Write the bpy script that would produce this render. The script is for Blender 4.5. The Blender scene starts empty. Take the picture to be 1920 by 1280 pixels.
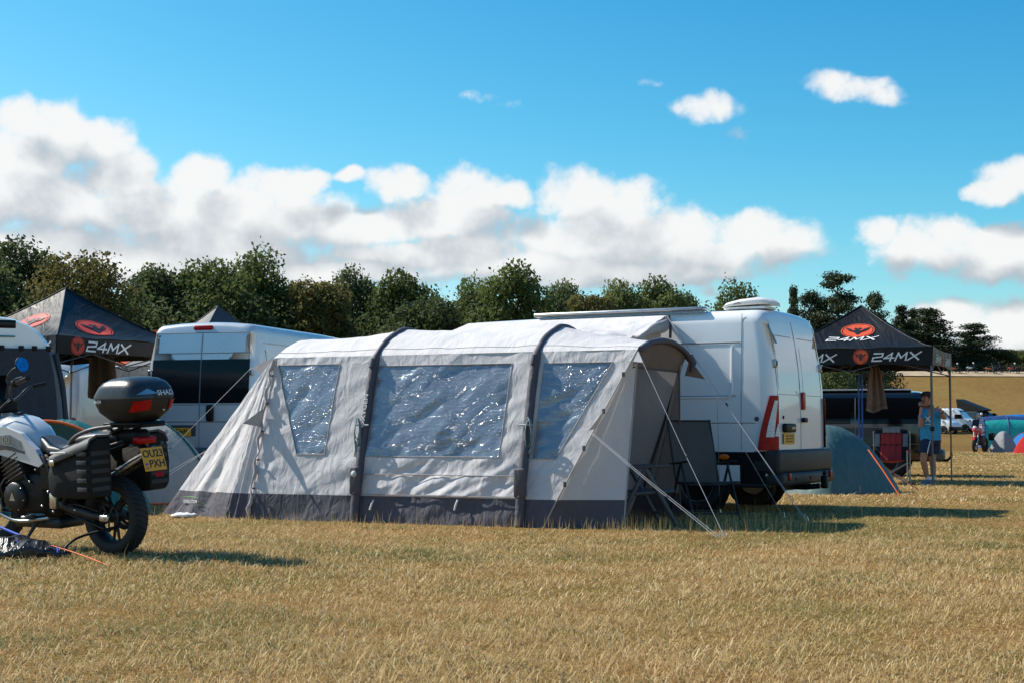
import bpy, bmesh, math, random
import numpy as np
from mathutils import Vector, Matrix, Quaternion, noise

R = math.radians
SC = bpy.context.scene
COL = SC.collection
# ------------------------------------------------------------------ camera
F_PX, HOR, EYE = 2800.0, 803.0, 1.02
PITCH = math.atan((HOR - 640) / F_PX)
cam_d = bpy.data.cameras.new("camera")
cam_d.sensor_width = 36.0
cam_d.lens = 36.0 * F_PX / 1920.0
cam_d.clip_start, cam_d.clip_end = 0.1, 6000
cam = bpy.data.objects.new("camera", cam_d)
COL.objects.link(cam)
cam.location = (0, 0, EYE)
cam.rotation_euler = (R(90) + PITCH, 0, 0)
SC.camera = cam
# ------------------------------------------------------------------ exposure
SC.view_settings.view_transform = 'Standard'
SC.view_settings.look = 'None'
SC.view_settings.gamma = 1.0
SC.view_settings.use_curve_mapping = False
SC.view_settings.exposure = 0.3
SC.render.film_transparent = False
SC.cycles.max_bounces = 5
SC.cycles.diffuse_bounces = 3
SC.cycles.glossy_bounces = 3
SC.cycles.transmission_bounces = 3
SC.cycles.transparent_max_bounces = 8
SC.cycles.use_denoising = True
SC.cycles.sample_clamp_indirect = 6.0
# ------------------------------------------------------------------ sun
SUN = Vector((-0.97, 0.42, 1.02)).normalized()          # towards the sun
sd = bpy.data.lights.new("sun", 'SUN')
sd.energy, sd.angle, sd.color = 4.9, R(0.53), (1.0, 0.94, 0.84)
so = bpy.data.objects.new("sun", sd)
COL.objects.link(so)
so.rotation_euler = SUN.to_track_quat('Z', 'Y').to_euler()
so.location = (-30, 20, 40)
# ------------------------------------------------------------------ sky with clouds
world = bpy.data.worlds.new("World")
SC.world = world
world.use_nodes = True
world.cycles.sampling_method = 'MANUAL'
world.cycles.sample_map_resolution = 512


def build_world():
    nt = world.node_tree
    nt.nodes.clear()

    def mk(tree, typ, **kw):
        n = tree.nodes.new(typ)
        for k, v in kw.items():
            setattr(n, k, v)
        return n

    def math_(tree, op, a, b=None, c=None, clamp=False):
        n = mk(tree, 'ShaderNodeMath', operation=op, use_clamp=clamp)
        for i, s in enumerate((a, b, c)):
            if s is None:
                continue
            if isinstance(s, (int, float)):
                n.inputs[i].default_value = s
            else:
                tree.links.new(s, n.inputs[i])
        return n.outputs[0]

    # clouds of the day as soft ellipses in azimuth / elevation (x, y, rx, ry)
    blobs = [(60, 262, 75, 50), (140, 275, 85, 62), (205, 290, 62, 60), (40, 375, 120, 60), (230, 350, 90, 66), (150, 400, 190, 70),
             (375, 350, 62, 52), (330, 415, 170, 66), (520, 360, 92, 46), (590, 350, 40, 30), (520, 420, 190, 62), (110, 470, 220, 40),
             (655, 335, 42, 22), (420, 470, 240, 56), (690, 435, 150, 44), (740, 350, 66, 38), (875, 370, 88, 58), (960, 368, 46, 30),
             (830, 410, 150, 50), (760, 480, 240, 30), (1090, 375, 98, 62), (1170, 400, 110, 66), (1130, 450, 220, 74), (1260, 440, 130, 56),
             (1420, 455, 124, 56), (1330, 480, 200, 46), (1000, 500, 300, 34), (1640, 450, 42, 36), (1720, 475, 120, 58), (1850, 490, 140, 60), (1990, 470, 120, 70),
             (1900, 365, 82, 46), (1840, 385, 66, 26), (1760, 600, 90, 40), (1880, 630, 150, 66), (1555, 176, 66, 32, .75), (1600, 188, 70, 32, .8), (1650, 204, 56, 24, .6),
             (1318, 215, 84, 38, .6), (1388, 265, 44, 26, .25), (905, 186, 80, 20, .12), (955, 200, 50, 18, .1), (482, 318, 24, 16, .15), (1228, 158, 40, 16, .05), (1330, 548, 50, 18, .4), (20, 440, 60, 20, .5), (250, 500, 340, 56), (60, 330, 110, 70), (290, 400, 130, 70), (460, 400, 140, 60), (620, 512, 260, 36), (1180, 512, 300, 34), (880, 470, 160, 50)]
    g = bpy.data.node_groups.new("cloud_density", 'ShaderNodeTree')
    g.interface.new_socket("Vector", in_out='INPUT', socket_type='NodeSocketVector')
    g.interface.new_socket("Density", in_out='OUTPUT', socket_type='NodeSocketFloat')
    g.interface.new_socket("Body", in_out='OUTPUT', socket_type='NodeSocketFloat')
    gi, go = mk(g, 'NodeGroupInput'), mk(g, 'NodeGroupOutput')
    # warp the lookup so that the outlines billow
    wn = mk(g, 'ShaderNodeTexNoise')
    wn.inputs['Scale'].default_value = 0.55
    wn.inputs['Detail'].default_value = 3.0
    g.links.new(gi.outputs[0], wn.inputs['Vector'])
    w1 = mk(g, 'ShaderNodeVectorMath', operation='SUBTRACT')
    g.links.new(wn.outputs['Color'], w1.inputs[0])
    w1.inputs[1].default_value = (.5, .5, .5)
    w2 = mk(g, 'ShaderNodeVectorMath', operation='MULTIPLY_ADD')
    g.links.new(w1.outputs[0], w2.inputs[0])
    w2.inputs[1].default_value = (1.5, 1.0, 0)
    g.links.new(gi.outputs[0], w2.inputs[2])
    cur = None
    for (x, y, rx, ry, *wt) in blobs:
        k = 48.87
        a = mk(g, 'ShaderNodeVectorMath', operation='SUBTRACT')
        g.links.new(w2.outputs[0], a.inputs[0])
        a.inputs[1].default_value = ((x - 960) / k, (803 - y) / k, 0)
        b = mk(g, 'ShaderNodeVectorMath', operation='MULTIPLY')
        g.links.new(a.outputs[0], b.inputs[0])
        b.inputs[1].default_value = (k / rx, k / ry, 0)
        c = mk(g, 'ShaderNodeVectorMath', operation='DOT_PRODUCT')
        g.links.new(b.outputs[0], c.inputs[0])
        g.links.new(b.outputs[0], c.inputs[1])
        q = math_(g, 'SUBTRACT', wt[0] if wt else 1.0, c.outputs['Value'])
        cur = q if cur is None else math_(g, 'SMOOTH_MAX', cur, q, 0.25)
    cur = math_(g, 'MAXIMUM', cur, -1.6)
    g.links.new(cur, go.inputs[1])
    cur = math_(g, 'MULTIPLY', cur, 1.25)
    n1 = mk(g, 'ShaderNodeTexNoise')
    n1.inputs['Scale'].default_value = 0.8
    n1.inputs['Detail'].default_value = 9.0
    n1.inputs['Roughness'].default_value = 0.52
    g.links.new(gi.outputs[0], n1.inputs['Vector'])
    nn = math_(g, 'MULTIPLY_ADD', n1.outputs['Fac'], 2.2, -1.1)
    cur = math_(g, 'ADD', cur, nn)
    n3 = mk(g, 'ShaderNodeTexNoise')
    n3.inputs['Scale'].default_value = 3.0
    n3.inputs['Detail'].default_value = 6.0
    n3.inputs['Roughness'].default_value = 0.6
    g.links.new(w2.outputs[0], n3.inputs['Vector'])
    cur = math_(g, 'ADD', cur, math_(g, 'MULTIPLY_ADD', n3.outputs['Fac'], .55, -.275))
    g.links.new(cur, go.inputs[0])

    tc = mk(nt, 'ShaderNodeTexCoord')
    nrm = mk(nt, 'ShaderNodeVectorMath', operation='NORMALIZE')
    nt.links.new(tc.outputs['Generated'], nrm.inputs[0])
    sep = mk(nt, 'ShaderNodeSeparateXYZ')
    nt.links.new(nrm.outputs[0], sep.inputs[0])
    az = math_(nt, 'MULTIPLY', math_(nt, 'ARCTAN2', sep.outputs[0], sep.outputs[1]), 57.2958)
    az = math_(nt, 'SUBTRACT', math_(nt, 'PINGPONG', math_(nt, 'ADD', az, 22.0), 44.0), 22.0)
    el = math_(nt, 'MULTIPLY', math_(nt, 'ARCSINE', sep.outputs[2]), 57.2958)
    p = mk(nt, 'ShaderNodeCombineXYZ')
    nt.links.new(az, p.inputs[0])
    nt.links.new(el, p.inputs[1])
    d1 = mk(nt, 'ShaderNodeGroup', node_tree=g)
    nt.links.new(p.outputs[0], d1.inputs[0])
    off = mk(nt, 'ShaderNodeVectorMath', operation='ADD')
    nt.links.new(p.outputs[0], off.inputs[0])
    off.inputs[1].default_value = (-0.75, 1.25, 0)
    d2 = mk(nt, 'ShaderNodeGroup', node_tree=g)
    nt.links.new(off.outputs[0], d2.inputs[0])
    al = mk(nt, 'ShaderNodeMapRange', interpolation_type='SMOOTHERSTEP')
    nt.links.new(d1.outputs[0], al.inputs['Value'])
    al.inputs['From Min'].default_value = -0.30
    al.inputs['From Max'].default_value = 1.05
    al.inputs['To Max'].default_value = 0.97
    dif = math_(nt, 'MULTIPLY', math_(nt, 'SUBTRACT', d1.outputs[0], d2.outputs[0]), .38)
    dif = math_(nt, 'MULTIPLY_ADD', math_(nt, 'SUBTRACT', d1.outputs[1], d2.outputs[1]), .75, dif)
    lit = mk(nt, 'ShaderNodeMapRange', interpolation_type='SMOOTHSTEP')
    nt.links.new(dif, lit.inputs['Value'])
    lit.inputs['From Min'].default_value = -0.7
    lit.inputs['From Max'].default_value = 0.72
    # thick middles are greyer underneath
    cc = mk(nt, 'ShaderNodeMix', data_type='RGBA')
    nt.links.new(lit.outputs[0], cc.inputs['Factor'])
    cc.inputs['A'].default_value = (3.9, 4.3, 4.75, 1)
    cc.inputs['B'].default_value = (7.7, 7.7, 7.65, 1)
    sky = mk(nt, 'ShaderNodeTexSky', sky_type='NISHITA')
    sky.sun_disc = False
    sky.sun_elevation = math.asin(SUN.z)
    sky.sun_rotation = math.atan2(SUN.x, SUN.y) % (2 * math.pi)
    sky.air_density, sky.dust_density, sky.ozone_density = 1.0, 0.6, 2.2
    # deepen the blue away from the horizon, as the picture's processing does
    sr = mk(nt, 'ShaderNodeSeparateColor')
    nt.links.new(sky.outputs[0], sr.inputs[0])
    r_ = math_(nt, 'MINIMUM', sr.outputs[0], math_(nt, 'MULTIPLY', math_(nt, 'POWER', math_(nt, 'DIVIDE', sr.outputs[0], 3.1), 2.6), 1.55))
    g_ = math_(nt, 'MINIMUM', math_(nt, 'MULTIPLY', sr.outputs[1], 1.2), math_(nt, 'MULTIPLY', math_(nt, 'POWER', math_(nt, 'DIVIDE', sr.outputs[1], 4.6), 1.35), 5.3))
    tint = mk(nt, 'ShaderNodeCombineColor')
    nt.links.new(r_, tint.inputs[0])
    nt.links.new(g_, tint.inputs[1])
    nt.links.new(math_(nt, 'MULTIPLY', sr.outputs[2], 1.22), tint.inputs[2])
    mx = mk(nt, 'ShaderNodeMix', data_type='RGBA')
    nt.links.new(al.outputs[0], mx.inputs['Factor'])
    nt.links.new(tint.outputs[0], mx.inputs['A'])
    nt.links.new(cc.outputs['Result'], mx.inputs['B'])
    bg = mk(nt, 'ShaderNodeBackground')
    bg.inputs['Strength'].default_value = 0.1
    nt.links.new(mx.outputs['Result'], bg.inputs['Color'])
    out = mk(nt, 'ShaderNodeOutputWorld')
    nt.links.new(bg.outputs[0], out.inputs['Surface'])


build_world()
# ------------------------------------------------------------------ pixel helpers (a pixel gives a direction only)
_cp, _sp = math.cos(PITCH), math.sin(PITCH)
EYEV = Vector((0, 0, EYE))


def ray(x, y):
    a, b = (x - 960) / F_PX, (640 - y) / F_PX
    return Vector((a, _cp - b * _sp, _sp + b * _cp))


def AT(x, y, d):
    r = ray(x, y)
    return EYEV + r * (d / r.y)


def GND(x, d):
    p = AT(x, HOR, d)
    return Vector((p.x, p.y, 0))


# ------------------------------------------------------------------ materials
def lin(r, g, b):
    return tuple(((c / 255.0) / 12.92 if c / 255.0 < 0.04045 else ((c / 255.0 + 0.055) / 1.055) ** 2.4) for c in (r, g, b))


def mat(name, col, rough=0.6, metal=0.0, spec=0.5, var=0.0, vscale=6.0, bump=0.0, bscale=60.0, col2=None, coat=0.0,
        trans=0.0, wrinkle=0.0, wscale=5.0, emit=None):
    m = bpy.data.materials.new(name)
    m.use_nodes = True
    nt = m.node_tree
    b = nt.nodes['Principled BSDF']
    L = nt.links.new
    b.inputs['Base Color'].default_value = (*col, 1)
    b.inputs['Roughness'].default_value = rough
    b.inputs['Metallic'].default_value = metal
    b.inputs['Specular IOR Level'].default_value = spec
    b.inputs['Coat Weight'].default_value = coat
    b.inputs['Coat Roughness'].default_value = 0.05
    tc = nt.nodes.new('ShaderNodeTexCoord')
    if var > 0 or col2:
        n = nt.nodes.new('ShaderNodeTexNoise')
        n.inputs['Scale'].default_value = vscale
        n.inputs['Detail'].default_value = 6
        L(tc.outputs['Object'], n.inputs['Vector'])
        rp = nt.nodes.new('ShaderNodeMapRange')
        rp.inputs['From Min'].default_value, rp.inputs['From Max'].default_value = 0.3, 0.7
        L(n.outputs['Fac'], rp.inputs['Value'])
        mx = nt.nodes.new('ShaderNodeMix')
        mx.data_type = 'RGBA'
        L(rp.outputs[0], mx.inputs['Factor'])
        c2 = col2 or tuple(c * (1 + var) for c in col)
        c1 = col if col2 else tuple(c * (1 - var) for c in col)
        mx.inputs['A'].default_value = (*c1, 1)
        mx.inputs['B'].default_value = (*c2, 1)
        L(mx.outputs['Result'], b.inputs['Base Color'])
        csock = mx.outputs['Result']
        r2 = nt.nodes.new('ShaderNodeMapRange')
        r2.inputs['To Min'].default_value, r2.inputs['To Max'].default_value = max(0, rough - .08), min(1, rough + .08)
        L(n.outputs['Fac'], r2.inputs['Value'])
        L(r2.outputs[0], b.inputs['Roughness'])
    else:
        csock = None
    last = None
    if wrinkle > 0:
        mp = nt.nodes.new('ShaderNodeMapping')
        mp.inputs['Rotation'].default_value = (0.3, 0.5, 0.4)
        mp.inputs['Scale'].default_value = (wscale, wscale * .35, wscale * .5)
        L(tc.outputs['Object'], mp.inputs['Vector'])
        n = nt.nodes.new('ShaderNodeTexNoise')
        n.inputs['Scale'].default_value = 1.0
        n.inputs['Detail'].default_value = 3
        n.inputs['Distortion'].default_value = 1.2
        L(mp.outputs[0], n.inputs['Vector'])
        bp = nt.nodes.new('ShaderNodeBump')
        bp.inputs['Strength'].default_value = wrinkle
        bp.inputs['Distance'].default_value = 0.06
        L(n.outputs['Fac'], bp.inputs['Height'])
        last = bp.outputs[0]
    if bump > 0:
        n = nt.nodes.new('ShaderNodeTexNoise')
        n.inputs['Scale'].default_value = bscale
        n.inputs['Detail'].default_value = 4
        L(tc.outputs['Object'], n.inputs['Vector'])
        bp = nt.nodes.new('ShaderNodeBump')
        bp.inputs['Strength'].default_value = bump
        bp.inputs['Distance'].default_value = 0.01
        L(n.outputs['Fac'], bp.inputs['Height'])
        if last:
            L(last, bp.inputs['Normal'])
        last = bp.outputs[0]
    if last:
        L(last, b.inputs['Normal'])
    if trans > 0:
        tl = nt.nodes.new('ShaderNodeBsdfTranslucent')
        tl.inputs['Color'].default_value = (*col, 1)
        if csock:
            L(csock, tl.inputs['Color'])
        ms = nt.nodes.new('ShaderNodeMixShader')
        ms.inputs[0].default_value = trans
        L(b.outputs[0], ms.inputs[1])
        L(tl.outputs[0], ms.inputs[2])
        L(ms.outputs[0], nt.nodes['Material Output'].inputs['Surface'])
    if emit:
        b.inputs['Emission Color'].default_value = (*emit, 1)
        b.inputs['Emission Strength'].default_value = 1
    return m


M = {}
M['white_paint'] = mat('white_paint', (.87, .87, .86), .22, coat=.6, var=.03, vscale=2)
M['silver_paint'] = mat('silver_paint', (.60, .63, .65), .3, metal=.3, coat=.5, var=.04, vscale=2)
M['black_paint'] = mat('black_paint', (.008, .009, .011), .12, coat=.8)
M['black_plastic'] = mat('black_plastic', (.007, .007, .008), .5, spec=.22, var=.2, vscale=8, bump=.15, bscale=300)
M['grey_plastic'] = mat('grey_plastic', (.07, .072, .075), .5, var=.12, vscale=6, bump=.1, bscale=200)
M['tyre'] = mat('tyre', (.018, .018, .018), .75, var=.25, vscale=20, bump=.3, bscale=120)
M['dark_glass'] = mat('dark_glass', (.006, .007, .009), .06, spec=.22)
M['metal'] = mat('metal', (.55, .55, .54), .25, metal=1.0, var=.1, vscale=14)
M['alloy'] = mat('alloy', (.42, .43, .44), .35, metal=.9, var=.1)
M['dark_metal'] = mat('dark_metal', (.028, .029, .031), .45, metal=.4, var=.15)
M['seam'] = mat('seam', (.22, .235, .245), .6)
M['gold_seam'] = mat('gold_seam', (.50, .46, .38), .5)
M['red_lens'] = mat('red_lens', (.40, .004, .006), .3, spec=.2, var=.25, vscale=30)
M['clear_lens'] = mat('clear_lens', (.62, .64, .66), .10, coat=.7, var=.3, vscale=60)
M['orange_lens'] = mat('orange_lens', (.75, .16, .01), .15, coat=.5)
M['plate_yellow'] = mat('plate_yellow', (.86, .38, .012), .4, var=.05)
M['ink'] = mat('ink', (.012, .012, .014), .5)
M['white_print'] = mat('white_print', (.78, .78, .77), .6)
M['red_print'] = mat('red_print', (.62, .055, .03), .6, var=.08)
M['orange_print'] = mat('orange_print', (.72, .085, .02), .6, var=.08)
M['canopy'] = mat('canopy', (.0045, .0047, .0055), .5, spec=.3, var=.2, vscale=3, wrinkle=.55, wscale=3.2, bump=.1, bscale=250)
M['grey_canopy'] = mat('grey_canopy', (.06, .062, .066), .6, var=.15, wrinkle=.5, wscale=3)
M['blue_canopy'] = mat('blue_canopy', (.02, .09, .35), .6, var=.1, wrinkle=.4)
M['orange_canopy'] = mat('orange_canopy', (.65, .09, .02), .6, var=.1, wrinkle=.4)
M['pole_grey'] = mat('pole_grey', (.09, .095, .1), .4, metal=.5, var=.1)
M['pole_silver'] = mat('pole_silver', (.42, .43, .44), .4, metal=.6, var=.1)
M['pole_blue'] = mat('pole_blue', (.015, .10, .42), .4, metal=.3)
M['awn_light'] = mat('awn_light', (.655, .625, .62), .75, var=.035, vscale=2.5, trans=.12, wrinkle=.32, wscale=7, bump=.12, bscale=240)
M['awn_roof'] = mat('awn_roof', (.73, .69, .67), .72, var=.03, vscale=2.5, trans=.10, wrinkle=.25, wscale=5, bump=.1, bscale=240)
M['awn_mid'] = mat('awn_mid', (.50, .47, .46), .78, var=.04, vscale=3, trans=.30, wrinkle=.3, wscale=7, bump=.12, bscale=240)
M['awn_dark'] = mat('awn_dark', (.075, .070, .088), .7, var=.12, vscale=4, wrinkle=.4, wscale=8, bump=.1, bscale=220)
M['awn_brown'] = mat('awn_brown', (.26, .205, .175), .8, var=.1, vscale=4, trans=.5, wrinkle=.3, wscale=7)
M['beam'] = mat('beam', (.075, .068, .082), .62, var=.12, vscale=6, wrinkle=.3, wscale=9)
M['rope'] = mat('rope', (.48, .50, .52), .7)
M['rope_teal'] = mat('rope_teal', (.16, .25, .27), .7, var=.3, vscale=60)
M['rope_orange'] = mat('rope_orange', (.75, .13, .02), .6)
M['rope_blue'] = mat('rope_blue', (.01, .10, .55), .6)
M['skin'] = mat('skin', (.42, .21, .14), .55, var=.1, vscale=12)
M['hair'] = mat('hair', (.05, .035, .028), .7, var=.3, vscale=40)
M['bark'] = mat('bark', (.10, .075, .055), .9, var=.35, vscale=9, bump=.8, bscale=14)


def window_film():
    m = bpy.data.materials.new('window_film')
    m.use_nodes = True
    nt = m.node_tree
    nt.nodes.clear()
    N, L = nt.nodes.new, nt.links.new
    tc = N('ShaderNodeTexCoord')
    mp = N('ShaderNodeMapping')
    mp.inputs['Rotation'].default_value = (0, R(28), 0)
    mp.inputs['Scale'].default_value = (3.5, 5.0, 13)
    L(tc.outputs['Object'], mp.inputs['Vector'])
    n1 = N('ShaderNodeTexNoise')
    n1.inputs['Scale'].default_value, n1.inputs['Detail'].default_value = 1.0, 3
    n1.inputs['Distortion'].default_value = 1.6
    L(mp.outputs[0], n1.inputs['Vector'])
    n2 = N('ShaderNodeTexNoise')
    n2.inputs['Scale'].default_value, n2.inputs['Detail'].default_value = 17, 6
    n2.inputs['Roughness'].default_value = .62
    n2.inputs['Distortion'].default_value = .8
    L(tc.outputs['Object'], n2.inputs['Vector'])
    b1 = N('ShaderNodeBump')
    b1.inputs['Strength'].default_value, b1.inputs['Distance'].default_value = .5, .022
    L(n1.outputs['Fac'], b1.inputs['Height'])
    b2 = N('ShaderNodeBump')
    b2.inputs['Strength'].default_value, b2.inputs['Distance'].default_value = .4, .010
    L(n2.outputs['Fac'], b2.inputs['Height'])
    L(b1.outputs[0], b2.inputs['Normal'])
    gl = N('ShaderNodeBsdfGlossy')
    gl.inputs['Roughness'].default_value = .13
    gl.inputs['Color'].default_value = (.62, .72, .82, 1)
    L(b2.outputs[0], gl.inputs['Normal'])
    tr = N('ShaderNodeBsdfTransparent')
    tr.inputs['Color'].default_value = (.42, .48, .54, 1)
    di = N('ShaderNodeBsdfDiffuse')
    di.inputs['Color'].default_value = (.25, .29, .335, 1)
    L(b2.outputs[0], di.inputs['Normal'])
    m1 = N('ShaderNodeMixShader')
    m1.inputs[0].default_value = .66
    L(tr.outputs[0], m1.inputs[1])
    L(di.outputs[0], m1.inputs[2])
    m2 = N('ShaderNodeMixShader')
    m2.inputs[0].default_value = .17
    L(m1.outputs[0], m2.inputs[1])
    L(gl.outputs[0], m2.inputs[2])
    # fine creases that glint in the sun
    n3 = N('ShaderNodeTexNoise')
    n3.inputs['Scale'].default_value, n3.inputs['Detail'].default_value = 42, 2
    n3.inputs['Distortion'].default_value = 1.0
    L(tc.outputs['Object'], n3.inputs['Vector'])
    b3 = N('ShaderNodeBump')
    b3.inputs['Strength'].default_value, b3.inputs['Distance'].default_value = 1.0, .036
    L(n3.outputs['Fac'], b3.inputs['Height'])
    L(b1.outputs[0], b3.inputs['Normal'])
    g2 = N('ShaderNodeBsdfGlossy')
    g2.inputs['Roughness'].default_value = .10
    g2.inputs['Color'].default_value = (.9, .92, .95, 1)
    L(b3.outputs[0], g2.inputs['Normal'])
    m3 = N('ShaderNodeMixShader')
    m3.inputs[0].default_value = .032
    L(m2.outputs[0], m3.inputs[1])
    L(g2.outputs[0], m3.inputs[2])
    o = N('ShaderNodeOutputMaterial')
    L(m3.outputs[0], o.inputs['Surface'])
    return m


M['film'] = window_film()


def foliage_mat(name, c1, c2, trans=.3):
    m = bpy.data.materials.new(name)
    m.use_nodes = True
    nt = m.node_tree
    b = nt.nodes['Principled BSDF']
    N, L = nt.nodes.new, nt.links.new
    at = N('ShaderNodeAttribute')
    at.attribute_name = 'tone'
    oi = N('ShaderNodeObjectInfo')
    ad = N('ShaderNodeMath')
    ad.operation = 'MULTIPLY_ADD'
    L(oi.outputs['Random'], ad.inputs[0])
    ad.inputs[1].default_value = .5
    L(at.outputs['Fac'], ad.inputs[2])
    sb = N('ShaderNodeMath')
    sb.operation = 'SUBTRACT'
    sb.use_clamp = True
    L(ad.outputs[0], sb.inputs[0])
    sb.inputs[1].default_value = .25
    mx = N('ShaderNodeMix')
    mx.data_type = 'RGBA'
    L(sb.outputs[0], mx.inputs['Factor'])
    mx.inputs['A'].default_value = (*c1, 1)
    mx.inputs['B'].default_value = (*c2, 1)
    L(mx.outputs['Result'], b.inputs['Base Color'])
    b.inputs['Roughness'].default_value = .7
    b.inputs['Specular IOR Level'].default_value = .2
    tl = N('ShaderNodeBsdfTranslucent')
    L(mx.outputs['Result'], tl.inputs['Color'])
    ms = N('ShaderNodeMixShader')
    ms.inputs[0].default_value = trans
    L(b.outputs[0], ms.inputs[1])
    L(tl.outputs[0], ms.inputs[2])
    L(ms.outputs[0], nt.nodes['Material Output'].inputs['Surface'])
    return m


M['leaf_oak'] = foliage_mat('leaf_oak', (.062, .085, .022), (.20, .235, .075), .45)
M['leaf_dark'] = foliage_mat('leaf_dark', (.052, .072, .025), (.17, .205, .08), .42)
M['leaf_olive'] = foliage_mat('leaf_olive', (.070, .070, .019), (.26, .225, .072), .45)
M['leaf_pine'] = foliage_mat('leaf_pine', (.026, .040, .018), (.095, .118, .052), .25)
M['leaf_hedge'] = foliage_mat('leaf_hedge', (.03, .034, .012), (.12, .10, .045), .2)


# ------------------------------------------------------------------ mesh builder
def tag(o, label=None, cat=None, group=None, kind=None):
    if label:
        o['label'] = label
    if cat:
        o['category'] = cat
    if group:
        o['group'] = group
    if kind:
        o['kind'] = kind
    return o


def thing(name, label, cat, loc=(0, 0, 0), rotz=0.0, group=None, scale=1.0):
    o = bpy.data.objects.new(name, None)
    COL.objects.link(o)
    o.empty_display_size = .2
    o.location = loc
    o.rotation_euler = (0, 0, rotz)
    o.scale = (scale,) * 3
    return tag(o, label, cat, group)


def link_mesh(name, me, parent=None, m=None):
    o = bpy.data.objects.new(name, me)
    COL.objects.link(o)
    if m is not None:
        me.materials.clear()
        me.materials.append(m)
    if parent is not None:
        o.parent = parent
    return o


def copy_tree(o, parent=None):
    c = o.copy()
    COL.objects.link(c)
    c.parent = parent
    for ch in [x for x in COL.objects if x.parent == o]:
        copy_tree(ch, c)
    return c


class MB:
    def __init__(s):
        s.v, s.f, s.sm = [], [], []

    def add(s, vs, fs, smooth=False, T=None):
        o = len(s.v)
        if T is not None:
            vs = [T @ Vector(p) for p in vs]
        s.v.extend([tuple(p) for p in vs])
        s.f.extend([tuple(i + o for i in f) for f in fs])
        s.sm.extend([smooth] * len(fs))
        return s

    def box(s, c, size, T=None):
        x, y, z = (a / 2 for a in size)
        vs = [(c[0] + i * x, c[1] + j * y, c[2] + k * z) for k in (-1, 1) for j in (-1, 1) for i in (-1, 1)]
        return s.add(vs, [(0, 2, 3, 1), (4, 5, 7, 6), (0, 1, 5, 4), (2, 6, 7, 3), (0, 4, 6, 2), (1, 3, 7, 5)], False, T)

    def rbox(s, c, size, r=.02, n=3, T=None):
        """box rounded in plan (xy) and chamfered top and bottom"""
        x, y, z = (a / 2 for a in size)
        r = min(r, x * .98, y * .98, z * .98)

        def ring(inset, zz):
            out = []
            rr = max(r - inset, .0005)
            for cx, cy, a0 in ((x - r, y - r, 0), (-(x - r), y - r, 90), (-(x - r), -(y - r), 180), (x - r, -(y - r), 270)):
                for k in range(n + 1):
                    a = R(a0 + 90 * k / n)
                    out.append((c[0] + cx + rr * math.cos(a), c[1] + cy + rr * math.sin(a), c[2] + zz))
            return out
        k = .3 * r
        return s.loft([ring(r * .7, -z), ring(k * .7, -z + k), ring(0, -z + r), ring(0, z - r), ring(k * .7, z - k), ring(r * .7, z)], True, True, True, T)

    def loft(s, rings, cap0=False, cap1=False, smooth=True, T=None, closed=True):
        n = len(rings[0])
        vs = [p for r in rings for p in r]
        fs = []
        for i in range(len(rings) - 1):
            for j in range(n if closed else n - 1):
                a, b = i * n + j, i * n + (j + 1) % n
                fs.append((a, b, b + n, a + n))
        s.add(vs, fs, smooth, T)
        if cap0:
            s.add(rings[0], [tuple(range(n))[::-1]], False, T)
        if cap1:
            s.add(rings[-1], [tuple(range(n))], False, T)
        return s

    def tube(s, path, r, n=8, caps=True, T=None, flat=1.0):
        P = [Vector(p) for p in path]
        rs = r if isinstance(r, (list, tuple)) else [r] * len(P)
        t0 = (P[1] - P[0]).normalized()
        up = Vector((0, 0, 1)) if abs(t0.z) < .9 else Vector((1, 0, 0))
        nrm = (up - t0 * up.dot(t0)).normalized()
        rings = []
        for i, p in enumerate(P):
            t = (P[min(i + 1, len(P) - 1)] - P[max(i - 1, 0)])
            t = t.normalized() if t.length > 1e-9 else t0
            nrm = (nrm - t * nrm.dot(t))
            nrm = nrm.normalized() if nrm.length > 1e-6 else t.orthogonal().normalized()
            bi = t.cross(nrm)
            rings.append([p + (nrm * math.cos(2 * math.pi * k / n) * flat + bi * math.sin(2 * math.pi * k / n)) * rs[i] for k in range(n)])
        return s.loft(rings, caps, caps, n > 4, T)

    def lathe(s, prof, n=24, T=None, closed=False):
        rings = [[(r * math.cos(2 * math.pi * k / n), r * math.sin(2 * math.pi * k / n), z) for k in range(n)] for r, z in prof]
        if closed:
            rings.append(rings[0])
        return s.loft(rings, not closed and prof[0][0] > 1e-4, not closed and prof[-1][0] > 1e-4, True, T)

    def prism(s, poly, depth, T=None):
        n = len(poly)
        vs = [(x, y, 0) for x, y in poly] + [(x, y, depth) for x, y in poly]
        fs = [tuple(range(n))[::-1], tuple(range(n, 2 * n))] + [(i, (i + 1) % n, n + (i + 1) % n, n + i) for i in range(n)]
        return s.add(vs, fs, False, T)

    def grid(s, fn, nu, nv, smooth=True, T=None):
        vs = [fn(i / nu, j / nv) for j in range(nv + 1) for i in range(nu + 1)]
        w = nu + 1
        fs = [(j * w + i, j * w + i + 1, (j + 1) * w + i + 1, (j + 1) * w + i) for j in range(nv) for i in range(nu)]
        return s.add(vs, fs, smooth, T)

    def ball(s, c, r, nu=12, nv=8, T=None):
        rx, ry, rz = r if isinstance(r, (tuple, list)) else (r, r, r)
        rings = []
        for j in range(nv + 1):
            a = math.pi * (j / nv - .5)
            k = max(math.cos(a), 1e-3)
            rings.append([(c[0] + rx * k * math.cos(2 * math.pi * i / nu), c[1] + ry * k * math.sin(2 * math.pi * i / nu), c[2] + rz * math.sin(a)) for i in range(nu)])
        return s.loft(rings, True, True, True, T)

    def mesh(s, name):
        me = bpy.data.meshes.new(name)
        me.from_pydata(s.v, [], s.f)
        me.polygons.foreach_set('use_smooth', s.sm)
        me.update()
        return me

    def build(s, name, m, parent=None):
        return link_mesh(name, s.mesh(name), parent, m)


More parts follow.
